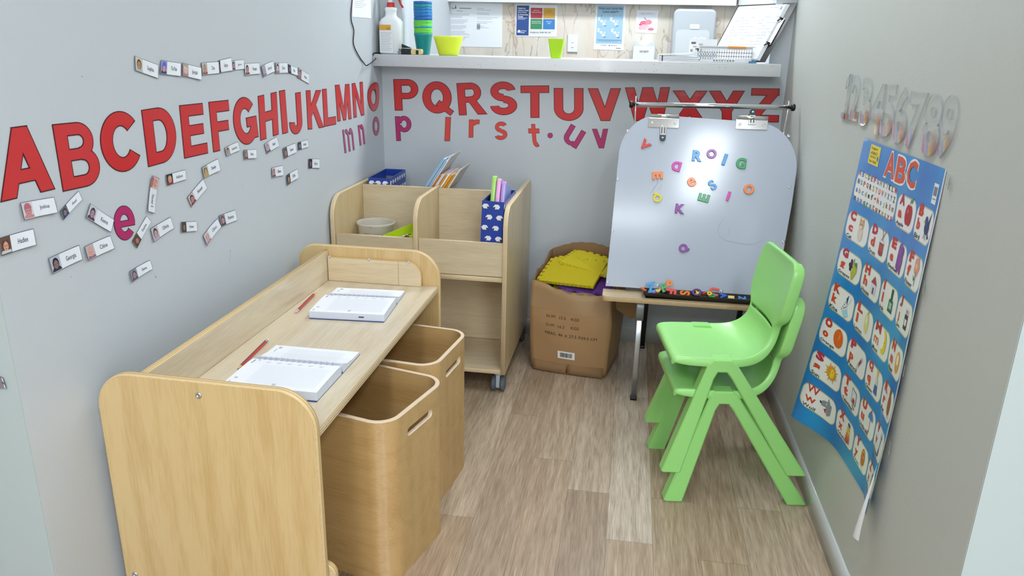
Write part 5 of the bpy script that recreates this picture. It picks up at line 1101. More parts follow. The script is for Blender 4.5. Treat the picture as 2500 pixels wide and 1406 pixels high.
def pic(ch_, cx, cy):
    """small generic drawing; unit: poster u for x, v for y (v smaller = higher)"""
    K = 1.5                                                     # v units are 1.5 times as long as u units
    lay = [.0006]
    def E(x, y, rx, ry, c, a0=0, a1=360): lay[0] += .00005; disc(mb, lambda a, b, w=0: pf(a, b, lay[0]), cx+x, cy+y/K, rx, ry/K, ink(c), 0, 14, a0, a1)
    def Q_(pts, c): lay[0] += .00005; poly(mb, lambda a, b, w=0: pf(a, b, lay[0]), [(cx+x, cy+y/K) for x, y in pts], ink(c))
    def Ln(x0, y0, x1, y1, w, c):
        d = math.hypot(x1-x0, y1-y0); nx, ny = -(y1-y0)/d*w/2, (x1-x0)/d*w/2; Q_([(x0+nx, y0+ny), (x1+nx, y1+ny), (x1-nx, y1-ny), (x0-nx, y0-ny)], c)
    if ch_ == 'A': E(-.012, .008, .030, .042, '#b5252a'); E(.014, .008, .028, .042, '#b5252a'); E(-.012, -.006, .008, .010, '#dd7a70'); Ln(0, -.035, .004, -.055, .005, '#4c3a20'); Q_([(.004, -.045), (.03, -.07), (.024, -.042)], '#4f9a44')
    elif ch_ == 'B': E(.012, .012, .032, .026, '#31406e'); E(-.006, -.012, .020, .018, '#3c4e86'); Q_([(-.022, -.016), (-.044, -.004), (-.020, -.002)], '#e0cc3a'); Q_([(.02, -.01), (.046, -.056), (.036, .0)], '#31406e'); Q_([(.03, .02), (.062, .045), (.04, .05)], '#2a355c'); Ln(0, .035, -.006, .056, .005, '#2a355c'); Ln(.016, .036, .018, .058, .005, '#2a355c')
    elif ch_ == 'C': E(.0, .022, .026, .036, '#e4d2c0'); E(0, -.022, .024, .024, '#d9b487'); Q_([(-.022, -.03), (-.018, -.056), (-.004, -.042)], '#d0a070'); Q_([(.022, -.03), (.02, -.056), (.006, -.042)], '#d0a070'); E(-.008, -.022, .003, .004, '#4a3a30'); E(.008, -.022, .003, .004, '#4a3a30'); E(0, -.01, .010, .008, '#f2e8e0')
    elif ch_ == 'D': Q_([(-.026, -.01), (.026, -.01), (.026, .045), (-.026, .045)], '#c04a44'); E(0, .045, .026, .010, '#a63c38'); E(0, -.01, .028, .012, '#e8e4dc'); Ln(-.026, .0, .026, .0, .005, '#5c5a50'); Ln(-.026, .04, .026, .04, .004, '#5c5a50'); Ln(-.01, -.012, .030, -.06, .004, '#5a4c40'); Ln(.012, -.012, -.008, -.062, .004, '#5a4c40')
    elif ch_ == 'E': E(.004, .01, .034, .046, '#8a4f9e'); E(-.004, -.036, .026, .024, '#9459a8'); E(.022, -.03, .016, .022, '#7c4490'); Ln(-.024, -.03, -.030, .05, .011, '#8a4f9e'); Q_([(-.02, .03), (-.004, .03), (-.004, .064), (-.02, .064)], '#7c4490'); Q_([(.014, .03), (.032, .03), (.032, .064), (.014, .064)], '#7c4490'); E(-.010, -.04, .003, .004, '#2a2030')
    elif ch_ == 'F': 
        for a in range(5): E(.020*math.cos(a*1.257), -.02+.022*math.sin(a*1.257), .017, .018, '#e6a184')
        E(0, -.02, .010, .010, '#f3d6b0'); Ln(0, .0, .004, .056, .006, '#4a7a50'); Q_([(.002, .03), (-.028, .016), (-.014, .04)], '#4a7a50')
    elif ch_ == 'G':
        for x, y in ((-.022, -.02), (-.034, 0), (-.014, -.002), (-.026, .016)): E(x, y, .011, .012, '#3c2344')
        for x, y in ((0, -.006), (.016, -.002), (.028, .01), (.006, .014), (.020, .024), (-.004, .032), (.010, .040), (.002, .05)): E(x, y, .011, .012, '#b9b83c')
        Q_([(0, -.02), (.03, -.03), (.036, .0)], '#4f8c44'); Ln(0, -.04, 0, -.02, .005, '#5c4a2c')
    elif ch_ == 'H': Q_([(-.028, .0), (.028, .0), (.028, .046), (-.028, .046)], '#d6d9ea'); Q_([(-.036, .0), (0, -.036), (.036, .0)], '#b33c44'); Q_([(-.008, .016), (.010, .016), (.010, .046), (-.008, .046)], '#7a4a3a')
    elif ch_ == 'I': Q_([(-.026, -.004), (.026, -.004), (.030, .05), (-.030, .05)], '#2f6a40'); Q_([(-.012, -.05), (.014, -.05), (.012, -.004), (-.010, -.004)], '#27522f'); Q_([(-.017, .008), (.017, .008), (.017, .036), (-.017, .036)], '#9fc4b0')
    elif ch_ == 'J': Q_([(-.022, -.01), (.026, -.01), (.026, .050), (-.022, .050)], '#3a3a3e'); Q_([(-.022, -.034), (.026, -.034), (.026, -.012), (-.022, -.012)], '#d9d6d6'); Q_([(-.014, .008), (.018, .008), (.018, .034), (-.014, .034)], '#e6e2e0'); E(.002, -.022, .012, .008, '#b0747e')
    elif ch_ == 'K': Q_([(.018, -.05), (.042, -.036), (.014, .010), (-.002, -.024)], '#2b3f8c'); Q_([(.018, -.05), (.014, .010), (.042, -.036)], '#e8ecf4'); Ln(.014, .010, -.012, .030, .003, '#2a2f3a'); [Ln(-.03+k*.008, .034-.014*k, -.022+k*.008, .040-.014*k, .004, '#2a2f3a') for k in range(5)]; Q_([(-.02, .046), (.02, .020), (.036, .05), (.004, .07)], '#9fd3e8')
    elif ch_ == 'L': E(0, 0, .026, .050, '#d8d48a'); E(-.006, -.012, .010, .020, '#ece8bc'); E(.004, -.05, .006, .008, '#a4aa60')
    elif ch_ == 'M': E(.002, 0, .036, .054, '#e6cf24'); E(-.018, -.006, .028, .042, '#f1f0ec'); E(.016, .0, .010, .012, '#e6cf24'); E(.018, -.004, .003, .003, '#7a6a20')
    elif ch_ == 'N': E(.002, .006, .034, .046, '#e2a94a'); E(.0, -.004, .016, .022, '#f3ecd8'); E(.006, -.002, .008, .012, '#efe6cc'); E(-.004, .034, .018, .012, '#d79a3c')
    elif ch_ == 'O': E(0, 0, .040, .048, '#dd6420'); E(-.008, -.014, .022, .024, '#e98434'); E(0, -.042, .006, .005, '#7a4a1c')
    elif ch_ == 'P': Q_([(-.03, .036), (-.018, .022), (.022, -.028), (.034, -.016), (-.006, .036)], '#b8bcc8'); Q_([(-.012, .016), (.012, -.014), (.024, -.004), (.0, .028)], '#a43c5c'); Q_([(-.034, .05), (-.024, .030), (-.010, .038)], '#e2ccaa')
    elif ch_ == 'Q': Q_([(-.010, -.02), (.012, -.02), (.026, .055), (-.024, .055)], '#4a64a0'); E(0, -.034, .011, .014, '#e6c09c'); Q_([(-.012, -.044), (-.012, -.062), (-.004, -.052), (.002, -.066), (.008, -.052), (.014, -.062), (.014, -.044)], '#dcc040'); Q_([(-.012, -.02), (.014, -.02), (.018, .012), (-.014, .012)], '#cdd6c8')
    elif ch_ == 'R': E(.004, .008, .028, .044, '#9c5a2c'); E(-.004, -.038, .014, .018, '#8d4f28'); E(-.014, -.054, .007, .010, '#a8683c'); E(.010, -.054, .007, .010, '#a8683c'); E(-.004, .056, .018, .008, '#e6dcd0'); Ln(.026, .03, .04, .06, .004, '#7a4a30')
    elif ch_ == 'S': 
        for a in range(16): c_, s_ = math.cos(a*.3927), math.sin(a*.3927); Q_([(.028*c_-.006*s_, .028*s_+.006*c_), ((.056 if a % 2 else .044)*c_, (.056 if a % 2 else .044)*s_), (.028*c_+.006*s_, .028*s_-.006*c_)], '#d8912c')
        E(0, 0, .033, .033, '#dd9a2c'); E(0, 0, .025, .025, '#ecd22c'); E(-.008, -.006, .0025, .003, '#8a6a10'); E(.008, -.006, .0025, .003, '#8a6a10')
    elif ch_ == 'T': Q_([(-.03, -.04), (.032, -.03), (.032, .036), (-.03, .03)], '#7c8496'); Q_([(-.024, -.032), (.026, -.024), (.026, .028), (-.024, .022)], '#dfe3ea'); E(0, -.006, .008, .011, '#3c3434'); Q_([(-.014, .006), (.016, .006), (.020, .030), (-.012, .030)], '#b03c40'); Ln(-.01, .04, .024, .054, .006, '#2a2c3a')
    elif ch_ == 'U': E(.006, -.01, .034, .036, '#4f82c0', 180, 360); Q_([(-.006, -.044), (.010, -.060), (.016, -.040)], '#c45a5a'); Ln(.006, -.01, .006, .05, .004, '#4a4c5a'); E(.0, .05, .006, .006, '#b04a50')
    elif ch_ == 'V': Ln(-.010, .056, .004, -.02, .007, '#33403a'); E(-.008, .044, .010, .018, '#3d4c46'); [Ln(.006, -.022, .006+.024*math.cos(a), -.022-.030*math.sin(a), .003, '#6f7780') for a in (0.3, .8, 1.3, 1.8, 2.3, 2.8)]
    elif ch_ == 'W': Q_([(-.040, -.004), (-.020, -.022), (.006, -.028), (.012, -.052), (.026, -.024), (.040, -.020), (.034, .034), (.010, .050), (-.006, .014), (-.030, .010)], '#8d9299'); E(-.036, -.004, .007, .007, '#22242a'); Q_([(-.026, .012), (.002, .006), (.006, .024), (-.010, .046), (-.016, .026)], '#f4f4f2'); Q_([(-.014, .020), (.006, .012), (-.002, .042)], '#c03438'); E(-.002, -.012, .006, .006, '#f4f4f2'); E(-.003, -.011, .003, .003, '#22242a')
    elif ch_ == 'X':
        for k, c_ in enumerate(('#2a3c8c', '#dcae28', '#e2c22c', '#e08a28', '#d8582a', '#c8342a')): hw_ = .014+.003*k; Q_([(-hw_, -.048+k*.017), (hw_, -.044+k*.017), (hw_+.002, -.030+k*.017), (-hw_-.002, -.034+k*.017)], c_)
    elif ch_ == 'Y': E(.0, -.004, .028, .044, '#c8732c'); E(.004, -.022, .016, .020, '#e09a50'); E(.004, -.022, .008, .010, '#a4582a'); Ln(-.03, .034, .026, .064, .003, '#6f6a60')
    elif ch_ == 'Z': Q_([(-.012, -.044), (.010, -.05), (.022, .0), (.014, .046), (-.010, .046), (-.018, .004)], '#8d9a86'); [Ln(-.014+.002*k, -.03+k*.018, .016, -.036+k*.018, .005, '#4f5a4c') for k in range(4)]
U0, DU, V0, DV = .012, .243, .0885, .1235
for i, ch_ in enumerate('ABCDEFGHIJKLMNOPQRSTUVWXYZ'):
    s_ = i+2; r, c_ = s_//4, s_ % 4; u = U0+c_*DU; v = V0+r*DV; red = ink('#cc3a2c' if (i % 3) else '#b8324a')
    wcap = .036 if ch_ in 'IJ' else (.075 if ch_ in 'MW' else .060); wl = .022 if ch_ in 'IJL' else (.060 if ch_ in 'MW' else .045)
    if ch_ == 'I': wcap = .022
    ptext(ch_, red, u+.032, u+.032+wcap, v+.014, v+.045, off=.07); low = ch_.lower()
    hh = .030 if low in 'bdfhklit' else .021; ds = .008 if low in 'gjpqy' else 0
    ptext(low, ink('#d5482e'), u+.034, u+.034+wl, v+.081-hh, v+.081+ds, off=.06)
    wd3 = WORDS[ch_]; ptext(wd3, ink('#2a2c2e'), u+.030, u+.030+min(.018*len(wd3), .13), v+.090, v+.103, off=.02)
    pic(ch_, u+.158, v+.056)
# rolled white corner at the bottom right
vs = []; 
for j in range(9):
    t_ = j/8; v_ = .80+.245*t_; w_ = .004+.075*t_**1.5
    for i in range(7):
        a = i/6; p = np.array(pf(1.0-w_*a*1.3, min(v_, 1.0))); p[2] = PZ1-(PZ1-PZ0)*v_; p[0] -= .002+.012*math.sin(a*math.pi)*t_+.003; vs.append(tuple(p))
mb.add(vs, [(j*7+i, (j+1)*7+i, (j+1)*7+i+1, j*7+i+1) for j in range(8) for i in range(6)], ink('#e6e7ea', .5), smooth=True)
obj('alphabet_poster', mb, label='tall blue laminated alphabet poster with letter pictures, curling off the right wall', cat='poster')
M_clr = mat('clear_adhesive', '#e4eaee', .12, alpha=.4, coat=1)
for i, (px, py, lb) in enumerate(((2316, 440, 'scrap of clear tape at the upper right corner of the poster'), (2256, 700, 'scrap of clear tape at the right edge of the poster beside the flower'), (2208, 903, 'scrap of clear tape at the right edge of the poster beside the nest'), (2173, 1093, 'scrap of clear tape at the right edge of the poster near the bottom'))):
    P = on(px, py, 0, XR-.004); f = lambda u, v, w=0.0: (P[0]-w-.004*math.sin(u*200), P[1]-u, P[2]+v); mb = MB(); slab(mb, f, -.012, .010, -.012, .010, 0, .001, M_clr); obj('tape_scrap', mb, label=lb, cat='tape', group='tape scraps along the poster')

# ------------------------------------------------------------------ diaries and pencils on the desk
def diary(x0, y0, yaw, label, wd_, dl, du_, open_left=False):
    """x0,y0 = left end of the spiral; wd_ width; dl lower page depth; du_ upper page depth"""
    zt = 0.5305; t = thing('open_diary', (x0, y0, zt), label, 'diary', 'open spiral diaries on the desk', yaw)
    M_pe = mat('page_block_edge', '#d3d9e6', .6); M_cv = mat('diary_cover', '#2b3a78', .4)
    lo_t, up_t = .0235, .009
    # lower block: slightly domed at the spiral
    def block(name, pr, ya, yb):
        mb = MB(); n_ = len(pr); v = [(0, y, z) for y, z in pr]+[(wd_, y, z) for y, z in pr]
        mb.add(v, [tuple(range(n_))[::-1], tuple(range(n_, 2*n_))], M_pe)
        o = len(mb.v)-2*n_
        for i in range(n_):
            j = (i+1) % n_; top = pr[i][1] > pr[0][1]+.004 and pr[j][1] > pr[0][1]+.004
            mb.f.append((o+i, o+j, o+n_+j, o+n_+i)); mb.m.append(mb.mi(M_paper if top else M_pe)); mb.sm.append(False); mb.uv.append(None)
        return obj(name, mb, t, local=True)
    block('cover', [(-dl-.003, 0), (du_+.004, 0), (du_+.004, .0015), (-dl-.003, .0015)], 0, 0).data.materials[0] = M_cv
    L = [(-dl, .0016), (-.006, .0016), (-.006, lo_t), (-.03, lo_t+.0015), (-dl*.6, lo_t+.001), (-dl-.001, lo_t-.001)]
    block('page_block', L, 0, 0)
    Up = [(.006, .0016), (du_, .0016), (du_, up_t), (du_*.6, up_t+.001), (du_*.3, up_t+.005), (.016, lo_t-.003), (.006, lo_t+.001)]
    block('page_block', Up, 0, 0)
    def ztop(y):
        return float(np.interp(y, [-dl, -dl*.6, -.03, -.006, .006, .016, du_*.3, du_*.6, du_], [lo_t-.001, lo_t+.001, lo_t+.0015, lo_t, lo_t+.001, lo_t-.003, up_t+.005, up_t+.001, up_t]))
    fn = lambda x, y, w=0.0: (x, y, ztop(y)+.0003+w)
    g = ink('#c3cad8'); mb = MB()
    for k in range(22):
        y = -.040-k*(dl-.052)/22; rect(mb, fn, .045, wd_-.012, y, y+.0005, g)
    for k in range(6): rect(mb, fn, .045+k*.027, .056+k*.027, -.024, -.0225, ink('#98a1b4')); rect(mb, fn, .045+k*.027, .053+k*.027, -.029, -.028, ink('#98a1b4'))
    rect(mb, fn, .010, .0125, -.036, -.014, ink('#5a6070')); rect(mb, fn, .022, .0235, -.020, -.010, ink('#6a7284')); rect(mb, fn, .008, .0095, -dl+.006, -dl+.020, ink('#6a7284'))
    gtext(mb, '21', ink('#5a6070'), lambda x, y, z: fn(.012+y, -dl+.040-x), off=.01, h=.007, anchor=(0, 0)); gtext(mb, '22', ink('#5a6070'), lambda x, y, z: fn(wd_*.5+y, -dl+.022-x), off=.01, h=.007, anchor=(0, 0))
    for i in range(int((wd_-.02)/.0145)): rect(mb, fn, .012+i*.0145, .020+i*.0145, -.0085, -.0055, ink('#a4acc0'))
    obj('page_print', mb, t, local=True, kind='stuff')
    mb = MB()
    for k in range(16):
        y = .030+k*(du_-.045)/16; rect(mb, fn, .050, wd_-.030, y, y+.0005, ink('#cdd3df'))
    gtext(mb, '20', ink('#5a6070'), lambda x, y, z: fn(.016+y, du_-.010-x), off=.01, h=.008, anchor=(0, 0)); rect(mb, fn, .014, .0155, du_-.045, du_-.026, ink('#6a7284'))
    obj('page_print', mb, t, local=True, kind='stuff')
    n_ = int((wd_-.02)/.0145)
    for i in range(n_):
        for dx in (0, .0022):
            x = .0125+i*.0145+dx; mb = MB(); mb.tube([(x, -.0085, lo_t-.002)]+[(x, .0085*math.sin(a), lo_t-.001+.0045*math.cos(a)) for a in (-1.2, -.8, -.4, 0, .4, .8, 1.2)]+[(x, .0085, lo_t-.002)], .0006, mat('spiral_wire', '#e6e9ef', .3, .6), 6)
            if dx == 0: obj('spiral_wire', mb, t, local=True)
    obj('bookmark_tab', MB().box(wd_*.66, wd_*.72, du_, du_+.007, .002, .0045, ink('#5c5654')), t, local=True)
    obj('edge_tab', MB().box(wd_*.66, wd_*.73, -dl-.0012, -dl-.0002, .010, .014, ink('#4e4a4a')), t, local=True)
    return t
diary(-0.882, 1.594, math.radians(0.0), 'open spiral diary lying nearest the viewer on the desk, beside the end panel', .227, .153, .118)
diary(-0.902, 2.098, math.radians(4.2), 'open spiral diary lying at the far end of the desk, by the screwed side rail', .222, .156, .112)
def pencil(a, b, label, flip=False):
    """a = tip, b = rubber end"""
    a, b = np.array(a), np.array(b); d = b-a; Ln = np.linalg.norm(d); d /= Ln; r = .0040
    t = thing('pencil', tuple((a+b)/2-np.array([0, 0, r])), label, 'pencil', 'red pencils on the desk')
    def P(s): return a+d*s
    mb = MB(); m1, m2 = mat('pencil_red', '#d5343a', .3, coat=.4), mat('pencil_dark', '#5a1420', .3, coat=.4)
    up = np.array([0, 0, 1.0]); sd = np.cross(d, up); sd /= np.linalg.norm(sd); vs = []
    for s in (.022, Ln-.016):
        for k in range(6): an = math.pi*k/3; vs.append(P(s)+sd*r*math.cos(an)+up*r*math.sin(an))
    for k in range(6): mb.add([vs[k], vs[(k+1) % 6], vs[6+(k+1) % 6], vs[6+k]], [(0,1,2,3)], m2 if k in (1, 4) else m1)
    obj('barrel', mb, t)
    obj('sharpened_tip', MB().tube([P(.022), P(.006)], [r, r*.35], mat('pencil_wood', '#d9b083', .6), 10).tube([P(.006), P(0)], [r*.35, .0003], ink('#3a3636'), 8), t)
    obj('ferrule', MB().tube([P(Ln-.016), P(Ln-.007)], r*1.03, M_steel, 12), t); obj('rubber', MB().tube([P(Ln-.007), P(Ln-.001), P(Ln)], [r*.95, r*.95, r*.6], ink('#e8e0e0' if not flip else '#e0b4b8'), 12), t)
pencil((-.908, 1.555, .5355), (-.926, 1.752, .5355), 'red pencil with its tip towards the viewer, left of the nearer diary')
pencil((-.963, 2.158, .5355), (-.945, 1.974, .5355), 'red pencil with its rubber end towards the viewer, left of the farther diary', True)

# ------------------------------------------------------------------ things on the counter
CZ = 1.2555
bt = thing('spray_bottle', (-1.043, 3.268, CZ), 'white plastic spray bottle with a red cap at the left end of the counter', 'spray bottle')
M_bot = mat('bottle_plastic', '#e9edee', .3, sss=.1); cx, cy = -1.043, 3.268
def sq(s, w, d, r=.4, seg=40):
    out = []
    for k in range(seg):
        a = 2*math.pi*k/seg; c, s2 = math.cos(a), math.sin(a); p = .55; out.append((w*math.copysign(abs(c)**p, c), d*math.copysign(abs(s2)**p, s2)))
    return out
mb = MB(); secs = [(0, .045, .028), (.004, .049, .031), (.10, .050, .032), (.128, .050, .032), (.142, .040, .028), (.150, .026, .022), (.158, .0215, .020), (.172, .0215, .020), (.178, .0235, .0225), (.186, .0225, .022), (.190, .013, .013)]
vs = [(cx+x, cy+y, CZ+z) for z, w, d in secs for x, y in sq(0, w, d)]; mb.add(vs, [(i*40+k, i*40+(k+1) % 40, (i+1)*40+(k+1) % 40, (i+1)*40+k) for i in range(len(secs)-1) for k in range(40)]+[tuple(range(40))[::-1], tuple(range(len(vs)-40, len(vs)))], M_bot, smooth=True)
obj('bottle_body', mb, bt)
obj('bottle_label', (lambda f: (rect(m_ := MB(), f, -.043, .016, .005, .118, ink('#e6e8ea')), rect(m_, f, -.043, .008, .096, .118, ink('#dba441'), .0004), [rect(m_, f, -.038, .010-.004*(k % 3), .085-k*.007, .0865-k*.007, ink('#a4aab0'), .0004) for k in range(11)], [rect(m_, f, -.012, .004, .104-k*.003, .1055-k*.003, ink('#6a4a20'), .0006) for k in range(2)], m_)[-1])(lambda x, y, w=0.0: (cx+x, cy-.0328-w, CZ+y)), bt)
obj('red_cap', MB().lathe([(0, .188), (.017, .188), (.0175, .190), (.0165, .206), (.014, .208), (0, .208)], (cx, cy, CZ), mat('cap_red', '#c62a2c', .3), 24), bt)
mb = MB(); mb.box(cx-.02, cx+.065, cy-.011, cy+.011, CZ+.222, CZ+.245, M_bot); mb.box(cx-.008, cx+.008, cy-.008, cy+.008, CZ+.206, CZ+.224, M_bot); obj('spray_head', mb, bt)
obj('trigger', MB().tube([(cx+.036, cy, CZ+.222), (cx+.042, cy, CZ+.205), (cx+.053, cy, CZ+.188)], .0042, mat('cap_red', '#c62a2c', .3), 10), bt)
random.seed(9)
cc = ['#1b8f8f', '#6cc93c', '#6cc93c', '#1c97a0', '#6cc93c', '#63c63e', '#5cc24a', '#1f62b0', '#1f6fb4', '#1a79b8', '#1f6fb4', '#1b8f8f', '#1f62b0']
ccn = ['teal', 'lime', 'lime', 'teal', 'lime', 'green', 'green', 'blue', 'blue', 'light blue', 'blue', 'teal', 'blue']
zs = [0, .012, .020, .030, .036, .044, .052, .066, .080, .092, .104, .116, .128]
kx, ky = -.922, 3.335
ordn = ['lowest', 'second', 'third', 'fourth', 'fifth', 'sixth', 'seventh', 'eighth', 'ninth', 'tenth', 'eleventh', 'twelfth', 'uppermost']
for i, (c_, z) in enumerate(zip(cc, zs)):
    pr = [(0, 0), (.0268, 0), (.028, .002), (.0385, .076), (.0400, .078), (.0400, .088), (.0388, .089), (.0378, .078), (.0265, .004), (0, .004)]
    obj('plastic_cup', MB().lathe(pr, (kx+.0006*math.sin(i), ky, CZ+z), mat('cup_'+c_[1:], c_, .35), 36), label=f'{ccn[i]} plastic tumbler, {ordn[i]} in the nested stack on the counter', cat='cup', group='nested stack of tumblers')
mb = MB(); M_yt = mat('neon_yellow', '#dcf040', .4, sss=.1); tx, ty = -.799, 3.290
prof = [(0, 0), (.040, 0), (.043, .003), (.062, .068), (.064, .076), (.062, .078), (.0595, .068), (.041, .006), (0, .006)]
vs = []; sg = 48
for r, z in prof:
    for k in range(sg): a = 2*math.pi*k/sg; vs.append((tx+r*math.cos(a), ty+r*.72*math.sin(a), CZ+z))
fs = [(i*sg+k, i*sg+(k+1) % sg, (i+1)*sg+(k+1) % sg, (i+1)*sg+k) for i in range(len(prof)-1) for k in range(sg)]
mb.add(vs, fs, M_yt, smooth=True); tb_ = obj('tub', mb, label='neon yellow oval tub with cut-out grips on the counter', cat='tub')
ctr = MB()
for s_ in (-.036, -.012): ctr.prism(rrect(tx+s_-.004, tx+s_+.004, CZ+.056, CZ+.069, .0038), ty+.0, ty+.2, M_yt, axis='Y')
for s_ in (.032,): ctr.prism(rrect(tx+s_-.003, tx+s_+.003, CZ+.063, CZ+.069, .0028), ty+.0, ty+.2, M_yt, axis='Y')
co = bpy.data.objects.new('cut', mesh_of('cut', ctr)); COL.objects.link(co); bpy.context.view_layer.update(); mod_apply(tb_, ('BOOLEAN', dict(operation='DIFFERENCE', object=co, solver='EXACT'))); bpy.data.objects.remove(co)
gx, gy = -.330, 3.240; mb = MB(); M_lg = mat('lime_cup', '#b4ea2e', .35, sss=.1)
a_, b2 = [(gx+sx*.019, gy+sy*.019) for sx, sy in ((-1, -1), (1, -1), (1, 1), (-1, 1))], [(gx+sx*.033, gy+sy*.033) for sx, sy in ((-1, -1), (1, -1), (1, 1), (-1, 1))]
rb, rt = rrect(-.020, .020, -.020, .020, .005, 4), rrect(-.033, .033, -.033, .033, .006, 4); n_ = len(rb)
vs = [(gx+x, gy+y, CZ) for x, y in rb]+[(gx+x, gy+y, CZ+.076) for x, y in rt]+[(gx+x*.94, gy+y*.94, CZ+.076) for x, y in rt]+[(gx+x*.90, gy+y*.90, CZ+.004) for x, y in rb]
mb.add(vs, [(r*n_+i, r*n_+(i+1) % n_, (r+1)*n_+(i+1) % n_, (r+1)*n_+i) for r in range(3) for i in range(n_)]+[tuple(range(n_))[::-1], tuple(range(3*n_, 4*n_))], M_lg); obj('square_cup', mb, label='lime green square tapered cup standing alone mid counter', cat='cup')
tp = thing('tape_measure', (-.94, 3.232, CZ), 'small black and cream tape measure in front of the stacked tumblers', 'tape measure')
obj('case', MB().prism(rrect(-.988, -.945, CZ, CZ+.024, .004), 3.216, 3.244, M_blackg, axis='Y', bev=.002), tp)
obj('cream_side', MB().prism(rrect(-.9445, -.897, CZ, CZ+.023, .007), 3.216, 3.244, mat('cream_plastic', '#dcc88c', .4), axis='Y', bev=.002).box(-.922, -.911, 3.2145, 3.216, CZ+.002, CZ+.018, M_black), tp)
obj('binder_clip', MB().prism([(-.985, CZ+.026), (-.945, CZ+.026), (-.986, CZ+.042)], 3.221, 3.239, M_black, axis='Y'), label='black pointed clip lying on top of the tape measure', cat='clip')
obj('wire_loops', MB().tube(bezier([(-.998, 3.22, CZ+.002), (-1.002, 3.225, CZ+.012), (-.994, 3.23, CZ+.014), (-1.0, 3.226, CZ+.022), (-.991, 3.222, CZ+.016), (-.996, 3.215, CZ+.004)], 5), .0009, M_black, 6), label='thin tangled black wire between the spray bottle and the tape measure', cat='wire')

# right end: binder, brochure box, basket, clipboard
bd_ = thing('ring_binder', (.17, 3.24, CZ), 'white ring binder lying flat on the counter near its right end', 'binder')
Pl, Pr = on(1608, 145, 1, 3.23)[0], .255
obj('cover', MB().box(Pl, Pl+.012, 3.225, 3.43, CZ, CZ+.022, mat('binder_spine', '#c8cad0', .4)).box(Pl+.0125, Pl+.0145, 3.2245, 3.43, CZ, CZ+.022, M_black), bd_)
mb = MB(); mb.add([(Pl, 3.222, CZ+.0225), (Pr-.03, 3.222, CZ+.030), (Pr-.03, 3.43, CZ+.030), (Pl, 3.43, CZ+.0225), (Pl, 3.222, CZ+.0245), (Pr-.03, 3.222, CZ+.0325), (Pr-.03, 3.43, CZ+.0325), (Pl, 3.43, CZ+.0245)], [(0,3,2,1),(4,5,6,7),(0,1,5,4),(1,2,6,5),(2,3,7,6),(3,0,4,7)], M_paper); obj('lid', mb, bd_)
mb = MB(); 
for k in range(7): mb.box(Pl+.016, Pr-.002*k, 3.224+.001*(k % 3), 3.42, CZ+.0005+k*.0029, CZ+.003+k*.0029, ink('#dfe1e8' if k % 2 else '#f0f1f5'))
obj('sheets', mb, bd_)
P1, P2 = on(1685, 100, 1, 3.30), on(1750, 100, 1, 3.30)
mb = MB(); mb.box(P1[0], P2[0], 3.275, 3.312, CZ+.034, CZ+.088, ink('#eceef0'))
f = lambda x, y, w=0.0: (P1[0]+x, 3.275-w, CZ+.034+y)
for k, (x, y, w_, h_, c_) in enumerate(((.004, .034, .018, .008, '#6a6c70'), (.022, .012, .010, .006, '#8a6a60'), (.012, .022, .014, .004, '#c0a8a0'), (.030, .006, .016, .012, '#4a4c50'), (.002, .004, .010, .010, '#9a9ca0'), (.034, .030, .016, .006, '#b8b4b4'))): rect(mb, f, x, x+w_, y, y+h_, ink(c_), .0006)
for k in range(5): a_ = k*.9; mb.box(P1[0]+.006+k*.011, P1[0]+.015+k*.011, 3.279, 3.30, CZ+.088, CZ+.092+.004*(k % 2), ink('#f4f4f6'))
obj('brochure_box', mb, label='small white printed box of folded slips behind the binder', cat='box')
bk_ = thing('plastic_basket', (.37, 3.26, CZ), 'white slatted plastic basket with an orange label near the counter end', 'basket')
bx0, bx1 = on(1708, 120, 1, 3.225)[0], on(1838, 120, 1, 3.225)[0]; by0, by1, bh = 3.226, 3.31, .062
M_bs = mat('basket_plastic', '#e9ebee', .35, alpha=.92)
mb = MB(); mb.box(bx0, bx1, by0, by0+.002, CZ, CZ+.010, M_bs).box(bx0, bx1, by0, by0+.002, CZ+.050, CZ+bh, M_bs).box(bx0, bx1+.008, by0-.004, by0, CZ+bh-.004, CZ+bh, M_bs)
k = bx0
while k < bx1-.002: mb.box(k, k+.005, by0, by0+.002, CZ+.010, CZ+.050, M_bs); k += .0095
for k in (.022, .036): mb.box(bx0, bx1, by0, by0+.002, CZ+k, CZ+k+.003, M_bs)
mb.box(bx0, bx1, by1-.002, by1, CZ, CZ+bh, M_bs).box(bx0, bx0+.002, by0+.002, by1-.002, CZ, CZ+bh, M_bs).box(bx1-.002, bx1, by0+.002, by1-.002, CZ, CZ+bh, M_bs).box(bx0+.002, bx1-.002, by0+.002, by1-.002, CZ, CZ+.002, M_bs)
obj('basket_body', mb, bk_)
o0_, o1_ = on(1778, 108, 1, 3.22)[0], on(1823, 108, 1, 3.22)[0]
obj('orange_label', MB().box(o0_, o1_, by0-.0052, by0-.0042, CZ+.0545, CZ+.0615, mat('orange_label', '#f09a28', .4)), bk_)
for i, (ch_, c_) in enumerate(zip('BSEFTSEM', ('#3a5a8c', '#3a4c9c', '#9ab43a', '#6a6c70', '#6a6c70', '#6a6c70', '#6a6c70', '#6a6c70'))):
    mb = MB(); gtext(mb, ch_, ink(c_), lambda x, y, z: (x, by0-.001, y), off=.04, fit=(bx0+.058+i*.0105, bx0+.064+i*.0105, CZ+.004, CZ+.010)); obj('printed_character', mb, bk_)
cl = thing('clipboard', (.46, 3.28, CZ), 'black clipboard with white forms leaning in the right corner of the counter', 'clipboard')
BRc = on(1868, 152, 1, 3.235); TRc = on(1947, 7, 1, 3.300); TLc = on(1803, 14, 1, 3.38); BLc = BRc+TLc-TRc
